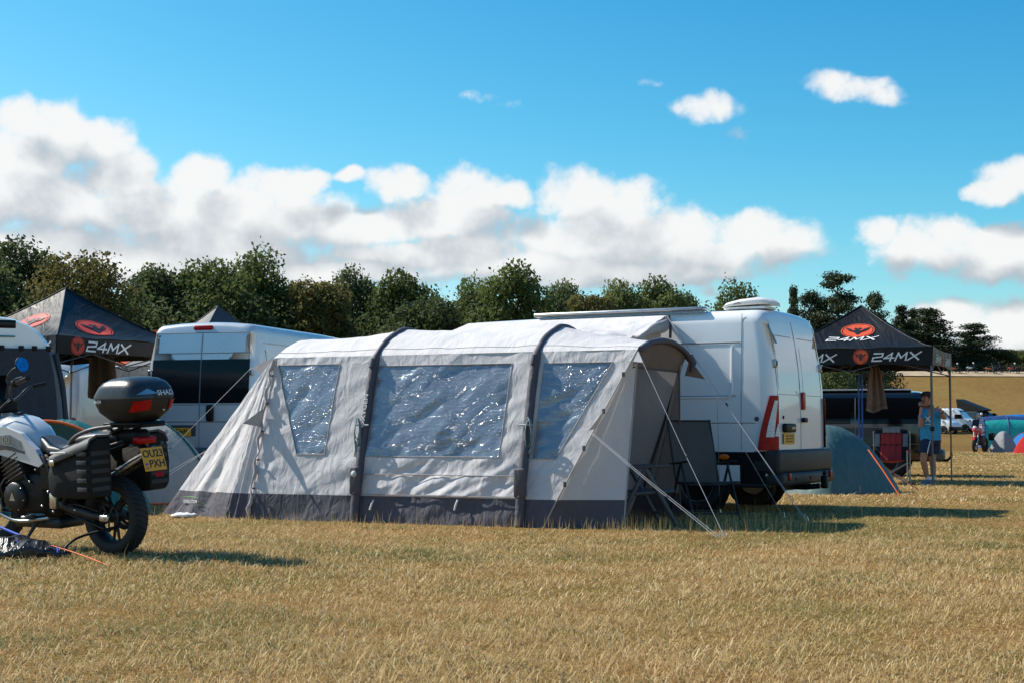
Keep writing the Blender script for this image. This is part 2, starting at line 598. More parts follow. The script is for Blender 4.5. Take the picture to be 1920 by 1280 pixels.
def frame(o, x, y):
    """matrix whose local x, y axes are the given vectors, origin o"""
    x = Vector(x).normalized()
    y = Vector(y)
    y = (y - x * y.dot(x)).normalized()
    z = x.cross(y)
    return Matrix(((x.x, y.x, z.x, o[0]), (x.y, y.y, z.y, o[1]), (x.z, y.z, z.z, o[2]), (0, 0, 0, 1)))


def text_mesh(txt, size, sx=1.0, shear=0.0, bold=0.0, depth=.002, cuts=0):
    """flat lettering, centred, in local xy"""
    cu = bpy.data.curves.new('lettering', 'FONT')
    cu.body, cu.size, cu.shear, cu.extrude, cu.offset = txt, size, shear, depth / 2, bold
    cu.align_x, cu.align_y, cu.resolution_u = 'CENTER', 'CENTER', 3
    o = bpy.data.objects.new('lettering', cu)
    COL.objects.link(o)
    dg = bpy.context.evaluated_depsgraph_get()
    me = bpy.data.meshes.new_from_object(o.evaluated_get(dg))
    bpy.data.objects.remove(o)
    bpy.data.curves.remove(cu)
    for v in me.vertices:
        v.co.x *= sx
    if cuts:
        bm = bmesh.new()
        bm.from_mesh(me)
        bmesh.ops.triangulate(bm, faces=bm.faces)
        for _ in range(cuts):
            bmesh.ops.subdivide_edges(bm, edges=[e for e in bm.edges if e.calc_length() > size * .18], cuts=1)
            bmesh.ops.triangulate(bm, faces=bm.faces)
        bm.to_mesh(me)
        bm.free()
    return me


def put_text(txt, size, T, m, parent, name='lettering', **kw):
    me = text_mesh(txt, size, **kw)
    me.transform(T)
    return link_mesh(name, me, parent, m)


def lerp(a, b, t):
    return a + (b - a) * t


def interp(xs, ys, x):
    return float(np.interp(x, xs, ys))


def smooth_path(pts, n=6):
    """Catmull-Rom through the points"""
    P = [Vector(p) for p in pts]
    out = []
    for i in range(len(P) - 1):
        p0, p1, p2, p3 = P[max(i - 1, 0)], P[i], P[i + 1], P[min(i + 2, len(P) - 1)]
        for k in range(n):
            t = k / n
            out.append(.5 * ((2 * p1) + (p2 - p0) * t + (2 * p0 - 5 * p1 + 4 * p2 - p3) * t * t + (3 * p1 - p0 - 3 * p2 + p3) * t ** 3))
    out.append(P[-1])
    return out


def nz(x, y=0., z=0.):
    return noise.noise(Vector((x, y, z)))
# ------------------------------------------------------------------ land
def hill(y):
    t = max(0.0, min(1.0, (y - 75) / 183.0))
    return 10.8 * t ** 3


def ground_mat():
    m = bpy.data.materials.new('dry_grass_ground')
    m.use_nodes = True
    nt = m.node_tree
    b = nt.nodes['Principled BSDF']
    N, L = nt.nodes.new, nt.links.new
    b.inputs['Roughness'].default_value = .95
    b.inputs['Specular IOR Level'].default_value = .1
    tc = N('ShaderNodeTexCoord')

    def noise_(scale, detail, stretch=None, rough=.6):
        n = N('ShaderNodeTexNoise')
        n.inputs['Scale'].default_value, n.inputs['Detail'].default_value, n.inputs['Roughness'].default_value = scale, detail, rough
        if stretch:
            mp = N('ShaderNodeMapping')
            mp.inputs['Scale'].default_value = stretch
            L(tc.outputs['Object'], mp.inputs['Vector'])
            L(mp.outputs[0], n.inputs['Vector'])
        else:
            L(tc.outputs['Object'], n.inputs['Vector'])
        return n.outputs['Fac']

    def ramp(fac, stops):
        r = N('ShaderNodeValToRGB')
        while len(r.color_ramp.elements) < len(stops):
            r.color_ramp.elements.new(.5)
        for e, (p, c) in zip(r.color_ramp.elements, stops):
            e.position, e.color = p, (*c, 1)
        L(fac, r.inputs[0])
        return r.outputs[0]

    def mix(f, a, c, bt='MIX'):
        n = N('ShaderNodeMix')
        n.data_type, n.blend_type = 'RGBA', bt
        if isinstance(f, float):
            n.inputs['Factor'].default_value = f
        else:
            L(f, n.inputs['Factor'])
        L(a, n.inputs['A'])
        L(c, n.inputs['B'])
        return n.outputs['Result']
    near = ramp(noise_(26, 9), [(.25, (.09, .052, .018)), (.47, (.26, .155, .050)), (.62, (.42, .27, .095)), (.78, (.56, .39, .16))])
    patch = ramp(noise_(.45, 5), [(.32, (.62, .80, .48)), (.5, (1, .95, .85)), (.68, (1.30, 1.10, 1.0))])
    near = mix(1.0, near, patch, 'MULTIPLY')
    far = ramp(noise_(.05, 7, (1, .35, 1)), [(.3, (.185, .105, .030)), (.5, (.225, .135, .040)), (.7, (.23, .160, .047))])
    fine = ramp(noise_(1.4, 8, (1, .5, 1), .7), [(.25, (.66, .66, .62)), (.75, (1.30, 1.28, 1.22))])
    far = mix(1.0, far, fine, 'MULTIPLY')
    sp = N('ShaderNodeSeparateXYZ')
    L(tc.outputs['Object'], sp.inputs[0])
    wob = N('ShaderNodeMath')
    wob.operation = 'MULTIPLY_ADD'
    L(noise_(.12, 4), wob.inputs[0])
    wob.inputs[1].default_value = 16.0
    L(sp.outputs[1], wob.inputs[2])
    mr = N('ShaderNodeMapRange')
    mr.interpolation_type = 'SMOOTHSTEP'
    L(wob.outputs[0], mr.inputs['Value'])
    mr.inputs['From Min'].default_value, mr.inputs['From Max'].default_value = 72, 80
    L(mix(mr.outputs[0], near, far), b.inputs['Base Color'])
    bp = N('ShaderNodeBump')
    bp.inputs['Strength'].default_value, bp.inputs['Distance'].default_value = .9, .05
    L(noise_(40, 8), bp.inputs['Height'])
    L(bp.outputs[0], b.inputs['Normal'])
    return m


M['ground'] = ground_mat()


def build_ground():
    ys = list(np.arange(-20, 75, 5.)) + list(np.arange(75, 275, 5.)) + list(np.arange(275, 1000, 60.)) + [1500, 2500, 4000]
    xs = [-3000, -1500, -700, -350, -200] + list(np.arange(-120, 121, 12.)) + [200, 350, 700, 1500, 3000]
    vs = [(x, y, hill(y) + (0 if y < 60 else .12 * nz(x * .03, y * .03) * min(1, (y - 60) / 60))) for y in ys for x in xs]
    w = len(xs)
    fs = [(j * w + i, j * w + i + 1, (j + 1) * w + i + 1, (j + 1) * w + i) for j in range(len(ys) - 1) for i in range(w - 1)]
    o = MB().add(vs, fs, True).build('ground', M['ground'])
    tag(o, 'dry straw coloured camping field rising to a low hill', None, None, 'structure')
    # the dusty track along the crest of the hill
    xs = list(np.arange(-20, 160, 4.))
    mb = MB()
    rows = [[(x, y + 1.2 * math.sin(x * .05), hill(y + 1.2 * math.sin(x * .05)) + .16 + .1 * math.sin(k * 1.05)) for x in xs] for k, y in enumerate((252.5, 254, 256, 258.5))]
    mb.loft(rows, closed=False)
    M['dust'] = mat('dust', (.44, .33, .21), .95, var=.2, vscale=.5)
    tag(mb.build('track', M['dust']), 'pale dusty track along the top of the field', None, None, 'structure')


build_ground()


# ------------------------------------------------------------------ grass
def build_grass():
    rng = np.random.default_rng(5)
    zones = [  # y0, y1, blades per m2, length, width, segments
        (5.2, 9.0, 9000, (.010, .070), .0021, 2), (9.0, 13.5, 5600, (.010, .070), .0030, 2), (13.5, 20, 2800, (.012, .065), .0052, 1),
        (20, 32, 620, (.02, .07), .012, 1), (32, 66, 110, (.02, .07), .026, 1)]
    VV, FF, TT = [], [], []
    base = 0

    def put(x, y, ln, wd, lean, az, tone, curve, seg2):
        nonlocal base
        n = len(x)
        dx, dy = np.cos(az), np.sin(az)
        sx, sy = -dy, dx
        h1, o1 = ln * .55 * np.cos(lean * .7), ln * .55 * np.sin(lean * .7)
        h2, o2 = h1 + ln * .45 * np.cos(np.minimum(lean + curve, 1.75)), o1 + ln * .45 * np.sin(np.minimum(lean + curve, 1.75))
        h2 = np.maximum(h2, .004)
        z0 = np.full(n, -.002)
        if seg2:
            P = np.stack([np.stack([x + sx * wd, y + sy * wd, z0], 1), np.stack([x - sx * wd, y - sy * wd, z0], 1),
                          np.stack([x + dx * o1 + sx * wd * .8, y + dy * o1 + sy * wd * .8, h1], 1),
                          np.stack([x + dx * o1 - sx * wd * .8, y + dy * o1 - sy * wd * .8, h1], 1),
                          np.stack([x + dx * o2, y + dy * o2, h2], 1)], 1)
            k = 5
            tri = np.array([[0, 1, 3], [0, 3, 2], [2, 3, 4]])
        else:
            P = np.stack([np.stack([x + sx * wd, y + sy * wd, z0], 1), np.stack([x - sx * wd, y - sy * wd, z0], 1),
                          np.stack([x + dx * o2, y + dy * o2, h2], 1)], 1)
            k = 3
            tri = np.array([[0, 1, 2]])
        VV.append(P.reshape(-1, 3))
        idx = base + np.arange(n)[:, None, None] * k + tri[None]
        FF.append(idx.reshape(-1, 3))
        TT.append(np.repeat(tone, k))
        base += n * k

    tabs = [rng.random((64, 64)) for _ in range(6)]

    def patchy(x, y, s, k=0):
        """smooth value noise, -1..1"""
        u, v = x * s + 17.3 * k + 200, y * s + 9.1 * k + 200
        i, j = np.floor(u).astype(int), np.floor(v).astype(int)
        fu, fv = u - i, v - j
        fu, fv = fu * fu * (3 - 2 * fu), fv * fv * (3 - 2 * fv)
        t = tabs[k % 6]
        g_ = lambda a, b: t[(i + a) % 64, (j + b) % 64]
        return 2 * ((g_(0, 0) * (1 - fu) + g_(1, 0) * fu) * (1 - fv) + (g_(0, 1) * (1 - fu) + g_(1, 1) * fu) * fv) - 1
    for (y0, y1, dens, ln, wd, sg) in zones:
        xm = y1 * .40 + 1.0
        n = int(dens * (y1 - y0) * 2 * xm)
        y = rng.uniform(y0, y1, n)
        x = rng.uniform(-xm, xm, n)
        keep = np.abs(x) < y * .40 + .8
        x, y = x[keep], y[keep]
        # clumping
        pt = patchy(x, y, .5) * .45 + patchy(x, y, 1.9, 1) * .4 + patchy(x, y, 6.5, 2) * .45
        keep = rng.random(len(x)) < .60 + .55 * pt
        x, y, pt = x[keep], y[keep], pt[keep]
        n = len(x)
        flat = rng.random(n) < .66 - .25 * pt
        lean = np.where(flat, rng.uniform(1.0, 1.5, n), np.abs(rng.normal(.85, .35, n)))
        L_ = (ln[0] + (ln[1] - ln[0]) * rng.random(n) ** 2.2) * (1 + .7 * pt) * np.where(flat, 1.7, .8)
        green = (patchy(x, y, .38, 3) * .6 + patchy(x, y, 1.6, 4) * .55 + patchy(x, y, 5., 5) * .3) * .62 + .34
        tone = np.where(rng.random(n) < np.clip(green - .25 * flat, 0, 1), rng.uniform(.0, .28, n), .36 + .64 * rng.random(n) ** 1.4)
        put(x, y, L_, wd * rng.uniform(.5, 1.15, n), lean, rng.uniform(0, 6.283, n), tone, rng.uniform(.1, .8, n), sg == 2)
    # taller seed stalks, thickest along the foot of the awning
    n = 1800
    x = rng.uniform(-8, 9, n)
    y = rng.uniform(8, 30, n)
    t = rng.random(260)
    a0, a1 = np.array([-3.4, 16.7]), np.array([1.6, 14.75])
    ax = a0[0] + (a1[0] - a0[0]) * t + rng.normal(0, .12, 260)
    ay = a0[1] + (a1[1] - a0[1]) * t - np.abs(rng.normal(.10, .16, 260)) - .06
    t = rng.random(700)
    bx, by = rng.uniform(.9, 3.2, 700), rng.uniform(14.7, 16.6, 700)
    x, y = np.concatenate([x, ax, bx]), np.concatenate([y, ay, by])
    keep = np.abs(x) < y * .4 + .8
    x, y = x[keep], y[keep]
    n = len(x)
    put(x, y, rng.uniform(.06, .20, n), np.full(n, .0022), np.abs(rng.normal(.12, .12, n)), rng.uniform(0, 6.283, n), rng.uniform(.15, .9, n), rng.uniform(0, .4, n), True)
    V, Fc, T_ = np.concatenate(VV), np.concatenate(FF), np.concatenate(TT)
    me = bpy.data.meshes.new('grass')
    me.vertices.add(len(V))
    me.vertices.foreach_set('co', V.astype(np.float32).ravel())
    me.loops.add(len(Fc) * 3)
    me.loops.foreach_set('vertex_index', Fc.astype(np.int32).ravel())
    me.polygons.add(len(Fc))
    me.polygons.foreach_set('loop_start', np.arange(len(Fc), dtype=np.int32) * 3)
    a = me.attributes.new('tone', 'FLOAT', 'POINT')
    a.data.foreach_set('value', T_.astype(np.float32))
    me.update(calc_edges=True)
    m = bpy.data.materials.new('dry_grass')
    m.use_nodes = True
    nt = m.node_tree
    b = nt.nodes['Principled BSDF']
    at = nt.nodes.new('ShaderNodeAttribute')
    at.attribute_name = 'tone'
    r = nt.nodes.new('ShaderNodeValToRGB')
    st = [(.0, (.115, .135, .030)), (.26, (.28, .26, .090)), (.34, (.35, .215, .080)), (.6, (.56, .385, .155)), (.85, (.72, .53, .25)), (1., (.83, .69, .43))]
    while len(r.color_ramp.elements) < len(st):
        r.color_ramp.elements.new(.5)
    for e, (p, c) in zip(r.color_ramp.elements, st):
        e.position, e.color = p, (*c, 1)
    nt.links.new(at.outputs['Fac'], r.inputs[0])
    nt.links.new(r.outputs[0], b.inputs['Base Color'])
    b.inputs['Roughness'].default_value = .6
    b.inputs['Specular IOR Level'].default_value = .25
    tl = nt.nodes.new('ShaderNodeBsdfTranslucent')
    nt.links.new(r.outputs[0], tl.inputs['Color'])
    ms = nt.nodes.new('ShaderNodeMixShader')
    ms.inputs[0].default_value = .3
    nt.links.new(b.outputs[0], ms.inputs[1])
    nt.links.new(tl.outputs[0], ms.inputs[2])
    nt.links.new(ms.outputs[0], nt.nodes['Material Output'].inputs['Surface'])
    o = link_mesh('grass', me, None, m)
    tag(o, 'short dry yellowed grass covering the camping field', None, None, 'stuff')


build_grass()


# ------------------------------------------------------------------ trees
def leaf_mesh(name, centres, normals, sizes, tones, m, rng):
    n = len(centres)
    ref = rng.normal(size=(n, 3))
    t = np.cross(normals, ref)
    t /= np.linalg.norm(t, axis=1)[:, None] + 1e-9
    b = np.cross(normals, t)
    s = sizes[:, None]
    P = np.stack([centres + t * s, centres + b * s * .62 + t * s * .1, centres - t * s * .9, centres - b * s * .62 - t * s * .05], 1)
    P[:, 1] += normals * s * .18
    P[:, 3] += normals * s * .18
    me = bpy.data.meshes.new(name)
    me.vertices.add(n * 4)
    me.vertices.foreach_set('co', P.astype(np.float32).ravel())
    me.loops.add(n * 4)
    me.loops.foreach_set('vertex_index', np.arange(n * 4, dtype=np.int32))
    me.polygons.add(n)
    me.polygons.foreach_set('loop_start', np.arange(n, dtype=np.int32) * 4)
    a = me.attributes.new('tone', 'FLOAT', 'POINT')
    a.data.foreach_set('value', np.repeat(tones, 4).astype(np.float32))
    me.update(calc_edges=True)
    me.materials.append(m)
    return me


def broadleaf(seed, m, H=11.0, W=7.5, n=19000, leaf=.135, bare=.16, lobes=30):
    """returns (trunk mesh, crown mesh) of a tree H tall and W wide"""
    rng = np.random.default_rng(seed)
    C, S = [], []
    for i in range(lobes):
        a = 2.39996 * i + rng.normal(0, .35)
        t = (i + .5) / lobes
        e = math.asin(lerp(-.55, 1.0, t))
        q = rng.uniform(.72, 1.0)
        r = W * .5 * .70 * math.cos(e) * q
        C.append((r * math.cos(a), r * math.sin(a), H * (.56 + .31 * math.sin(e) * q)))
        k = rng.uniform(.13, .22) * W
        S.append((k, k, k * rng.uniform(.6, .9)))
    for i in range(5):
        C.append((rng.normal(0, .1) * W, rng.normal(0, .1) * W, H * rng.uniform(.4, .7)))
        S.append((W * .2, W * .2, H * .14))
    C, S = np.array(C), np.array(S)
    vol = (S[:, 0] * S[:, 1] * S[:, 2]) ** .7
    which = rng.choice(len(C), n, p=vol / vol.sum())
    d = rng.normal(size=(n, 3))
    d /= np.linalg.norm(d, axis=1)[:, None]
    rad = rng.random(n) ** .30
    out = rng.random(n) < .06
    rad = np.where(out, rng.uniform(1.0, 1.16, n), rad)
    # break each lobe into sprays
    fr = np.sin(d[:, 0] * 7 + which * 1.7) * np.sin(d[:, 1] * 7 + which * 2.3) * np.sin(d[:, 2] * 6 + which)
    rad = rad * (1 + .28 * fr)
    P = C[which] + d * S[which] * rad[:, None]
    P[:, 2] = np.maximum(P[:, 2], H * bare * .75)
    nm = d * .6 + rng.normal(size=(n, 3)) * .75 + np.array([0, 0, .35])
    nm /= np.linalg.norm(nm, axis=1)[:, None]
    lt = rng.uniform(-.18, .18, len(C))
    tone = np.clip(.45 + lt[which] + rng.normal(0, .09, n), 0, 1)
    crown = leaf_mesh('crown', P, nm, leaf * rng.uniform(.6, 1.35, n), tone, m, rng)
    mb = MB()
    h = H * .62
    lean = rng.normal(0, .03, 2) * H
    path = [(lean[0] * t * t, lean[1] * t * t, -.3 + (h + .3) * t) for t in np.linspace(0, 1, 7)]
    mb.tube(path, [H * .030 * (1.35 if i == 0 else 1) * (1 - .75 * i / 6) for i in range(7)], 9)
    for i in rng.choice(len(C), min(12, len(C)), replace=False):
        t = rng.uniform(.42, .95)
        s = Vector((lean[0] * t * t, lean[1] * t * t, -.3 + (h + .3) * t))
        e = Vector(C[i])
        mid = (s + e) / 2 + Vector((0, 0, -.04 * H + .0)) * rng.random()
        mb.tube([s, s.lerp(mid, .5), mid, e.lerp(mid, .4), e], [H * .012, H * .010, H * .008, H * .005, H * .002], 6)
    return mb.mesh('trunk'), crown


def pine(seed, m, H=14., W=8., layers=9, n=15000, leaf=.17, flat=True, conic=.5):
    rng = np.random.default_rng(seed)
    C, S = [], []
    mb = MB()
    mb.tube([(0, 0, -.3), (.05, 0, H * .3), (0, .08, H * .7), (0, 0, H * .97)], [H * .024, H * .02, H * .012, H * .003], 8)
    for k in range(layers):
        t = k / (layers - 1)
        z = H * lerp(.20, .97, t)
        rr = W * .5 * ((1 - t) ** conic if not flat else math.sin(math.pi * lerp(.28, .93, t)) ** .9)
        nb = max(2, int(6 * (1 - .6 * t)))
        a0 = rng.uniform(0, 6.28)
        for j in range(nb):
            a = a0 + 6.283 * j / nb + rng.normal(0, .25)
            L_ = rr * rng.uniform(.62, 1.08)
            e = Vector((L_ * math.cos(a), L_ * math.sin(a), z + L_ * rng.uniform(-.02, .14) + H * rng.normal(0, .022)))
            mb.tube([(0, 0, z - .03 * H), tuple(e * .5 + Vector((0, 0, z * .5 - .01 * H))), tuple(e)], [H * .007, H * .004, H * .0015], 5)
            for q in (.45, .72, .97):
                p = Vector((0, 0, z)).lerp(e, q)
                C.append(tuple(p))
                sz = W * .125 * (1.15 - .35 * t) * rng.uniform(.8, 1.25)
                S.append((sz * 1.35, sz * 1.35, sz * (.5 if flat else .75)))
    C.append((0, 0, H * .96))
    S.append((W * .07, W * .07, H * .04))
    C, S = np.array(C), np.array(S)
    which = rng.integers(0, len(C), n)
    d = rng.normal(size=(n, 3))
    d /= np.linalg.norm(d, axis=1)[:, None]
    P = C[which] + d * S[which] * (rng.random(n) ** .35)[:, None] * np.where(rng.random(n) < .1, 1.3, 1.)[:, None]
    nm = d * .5 + rng.normal(size=(n, 3)) * .6 + np.array([0, 0, .6])
    nm /= np.linalg.norm(nm, axis=1)[:, None]
    tone = np.clip(.4 + rng.uniform(-.2, .2, len(C))[which] + rng.normal(0, .15, n), 0, 1)
    crown = leaf_mesh('crown', P, nm, leaf * rng.uniform(.6, 1.3, n), tone, m, rng)
    return mb.mesh('trunk'), crown


KINDS = {
    'oak1': (broadleaf(1, M['leaf_oak']), 11., 7.5), 'oak2': (broadleaf(2, M['leaf_oak'], bare=.14), 11., 7.5), 'dark1': (broadleaf(3, M['leaf_dark'], lobes=26), 11., 7.5),
    'dark2': (broadleaf(4, M['leaf_dark'], W=6.4, lobes=26), 11., 6.4), 'olive1': (broadleaf(5, M['leaf_olive'], n=10500, lobes=24), 11., 7.5),
    'olive2': (broadleaf(6, M['leaf_olive'], W=5.6, lobes=24), 11., 5.6), 'tall1': (broadleaf(7, M['leaf_oak'], W=6.0, lobes=28, n=13500), 11., 6.0),
    'cedar': (pine(11, M['leaf_pine'], layers=13, n=20000, leaf=.14), 14., 8.), 'pine': (pine(12, M['leaf_pine'], flat=False, conic=.42, layers=11), 14., 8.),
    'spruce': (pine(13, M['leaf_pine'], W=6., flat=False, conic=.8, layers=12), 14., 6.)}
for k_ in KINDS:
    KINDS[k_][0][0].materials.append(M['bark'])
T_GROUP = 'trees lining the edge of the field'


def tree(kind, x, ytop, wpx, d, label, name=None, ybase=None):
    (tm, cm), H, W = KINDS[kind]
    z0 = hill(d)
    p = AT(x, ytop, d)
    h = p.z - z0
    w = wpx * d / F_PX
    o = thing(name or ('pine_tree' if kind in ('cedar', 'pine', 'spruce') else 'broadleaf_tree'), label, 'tree', (p.x, d, z0 - .05), random.Random(x * 7 + 1).uniform(0, 6.28), T_GROUP)
    sc = (1.22 * w / W, 1.22 * w / W, 1.07 * h / H)
    for nm, me in (('trunk', tm), ('crown', cm)):
        c = link_mesh(nm, me, o)
        c.scale = sc
    return o


for a in [
    ('dark1', -60, 448, 230, 66, 'dark broadleaf tree cut off by the left edge of the picture'),
    ('dark1', 50, 436, 190, 70, 'tall dark tree at the far left behind the black canopy'),
    ('olive1', 160, 456, 200, 67, 'sparse yellow-green tree with sky showing through, above the left canopy peak'),
    ('dark2', 285, 474, 150, 75, 'dark green round tree between the sparse tree and the broad oak'),
    ('oak1', 395, 472, 190, 76, 'broad oak behind the silver van roof, left half of a double crown'),
    ('oak2', 475, 470, 160, 79, 'broad oak behind the silver van roof, right half of a double crown'),
    ('dark2', 540, 512, 110, 83, 'low dark tree in the dip right of the double crowned oak'),
    ('olive2', 600, 504, 130, 78, 'mid green tree with olive leaves above the left end of the awning roof'),
    ('dark1', 668, 490, 110, 86, 'small dark crown peeping out behind the olive tree over the awning'),
    ('oak1', 755, 494, 150, 85, 'rounded green oak over the middle of the awning roof'),
    ('dark2', 800, 540, 170, 74, 'low spreading grey-green tree in front of the rounded oak'),
    ('oak2', 885, 522, 110, 90, 'pale green lower tree left of the tallest middle tree'),
    ('tall1', 957, 478, 150, 88, 'tallest tree in the middle with an open airy crown'),
    ('dark2', 1052, 506, 90, 92, 'slim dark tree right of the tallest middle tree'),
    ('olive2', 1108, 532, 95, 86, 'small yellowish tree behind the white van roof rail'),
    ('oak1', 1165, 514, 110, 97, 'green tree forming the left of the clump above the white van'),
    ('tall1', 1238, 508, 130, 99, 'green tree in the middle of the clump above the white van'),
    ('dark2', 1290, 532, 80, 102, 'dark tree ending the clump above the white van on the right'),
    ('oak2', 1385, 530, 110, 112, 'tree peeping out behind the white roof vent of the van'),
    ('spruce', 1488, 556, 44, 140, 'small pointed conifer just right of the white van roof'),
    ('pine', 1522, 566, 76, 150, 'bushy pine between the white van and the layered pine'),
    ('cedar', 1570, 534, 112, 150, 'tall flat layered pine behind the right black canopy'),
    ('olive2', 1535, 620, 90, 140, 'low light green tree under the layered pine'),
    ('pine', 1640, 568, 76, 172, 'pine just right of the right canopy peak'),
    ('spruce', 1690, 582, 56, 268, 'pointed conifer second right of the right canopy peak'),
    ('pine', 1740, 588, 120, 270, 'large dark pine above the sloping edge of the right canopy'),
    ('spruce', 1712, 588, 50, 274, 'narrow conifer touching the left of the large dark pine'),
    ('pine', 1826, 614, 96, 274, 'dark rounded pine standing alone above the riders on the track'),
    ('olive2', 1868, 650, 74, 276, 'low green tree right of the lone rounded pine'),
    ('oak1', 1925, 652, 80, 282, 'green tree at the right edge above the track'),
    ('dark1', 1780, 664, 90, 284, 'low dark tree between the two large pines on the hill'),
    ('dark1', 1566, 676, 96, 60, 'dark low tree seen under the right black canopy'),
]:
    tree(*a)


def undergrowth():
    rng = np.random.default_rng(9)
    C, S = [], []
    for x in np.arange(-120, 1460, 14):
        d = lerp(62, 104, max(0, x) / 1400.) + rng.uniform(-3, 8)
        ytop = np.interp(x, [-120, 300, 800, 1000, 1450], [560, 565, 580, 575, 590]) + rng.normal(0, 14)
        p = AT(x, ytop, d)
        h = max(2.0, p.z)
        for k in range(3):
            C.append((p.x + rng.normal(0, .5), d + rng.normal(0, .8), h * (.30 + .26 * k)))
            S.append((1.25, 1.25, h * .24))
    for x, yt, dd in [(x, 612 + 10 * math.sin(x), 150) for x in range(1465, 1670, 11)] + [(x, 648 + 8 * math.sin(x * .7), 286) for x in range(1640, 1800, 7)] + [(x, 668 + 5 * math.sin(x), 288) for x in range(1800, 1960, 7)]:
        p, z0 = AT(x, yt, dd), hill(dd)
        h = max(2.0, p.z - z0)
        for k in range(3):
            C.append((p.x + rng.normal(0, .5), dd + rng.normal(0, .8), z0 + h * (.30 + .26 * k)))
            S.append((1.35, 1.25, h * .24))
    C, S = np.array(C), np.array(S)
    n = 125000
    which = rng.integers(0, len(C), n)
    d = rng.normal(size=(n, 3))
    d /= np.linalg.norm(d, axis=1)[:, None]
    P = C[which] + d * S[which] * (rng.random(n) ** .3)[:, None]
    P[:, 2] = np.maximum(P[:, 2], .05)
    nm = d * .6 + rng.normal(size=(n, 3)) * .7 + np.array([0, 0, .3])
    nm /= np.linalg.norm(nm, axis=1)[:, None]
    me = leaf_mesh('undergrowth', P, nm, .105 * rng.uniform(.6, 1.5, n), np.clip(.35 + rng.uniform(-.15, .15, len(C))[which] + rng.normal(0, .15, n), 0, 1), M['leaf_dark'], rng)
    tag(link_mesh('undergrowth', me), 'dense dark undergrowth filling the foot of the wood', None, None, 'stuff')
    # hedge behind the track
    C, S = [], []
    for x in np.arange(60, 125, 1.0):
        C.append((x, 266 + rng.normal(0, .5), hill(266) + .8))
        S.append((1.1, 1.0, 1.25 + .4 * nz(x * .15)))
    C, S = np.array(C), np.array(S)
    n = 9000
    which = rng.integers(0, len(C), n)
    d = rng.normal(size=(n, 3))
    d /= np.linalg.norm(d, axis=1)[:, None]
    P = C[which] + d * S[which] * (rng.random(n) ** .3)[:, None]
    nm = d + rng.normal(size=(n, 3)) * .6
    nm /= np.linalg.norm(nm, axis=1)[:, None]
    me = leaf_mesh('hedge', P, nm, .24 * rng.uniform(.6, 1.3, n), np.clip(rng.normal(.45, .2, n), 0, 1), M['leaf_hedge'], rng)
    tag(link_mesh('hedge', me), 'brownish hedge running behind the dusty track', 'hedge')


undergrowth()
# ------------------------------------------------------------------ the air awning
AWN_P0, AWN_A = Vector((1.0, 15.1, 0)), R(25)
AU = Vector((-math.cos(AWN_A), math.sin(AWN_A), 0))
AV = Vector((math.sin(AWN_A), math.cos(AWN_A), 0))
VAN_A = R(29.5)                                     # the white van stands along the awning
VAN_CORNER = Vector((3.13, 17.95, 0))               # its near rear corner
VAN_F = Vector((-math.cos(VAN_A), math.sin(VAN_A), 0))
VAN_W = Vector((math.sin(VAN_A), math.cos(VAN_A), 0))


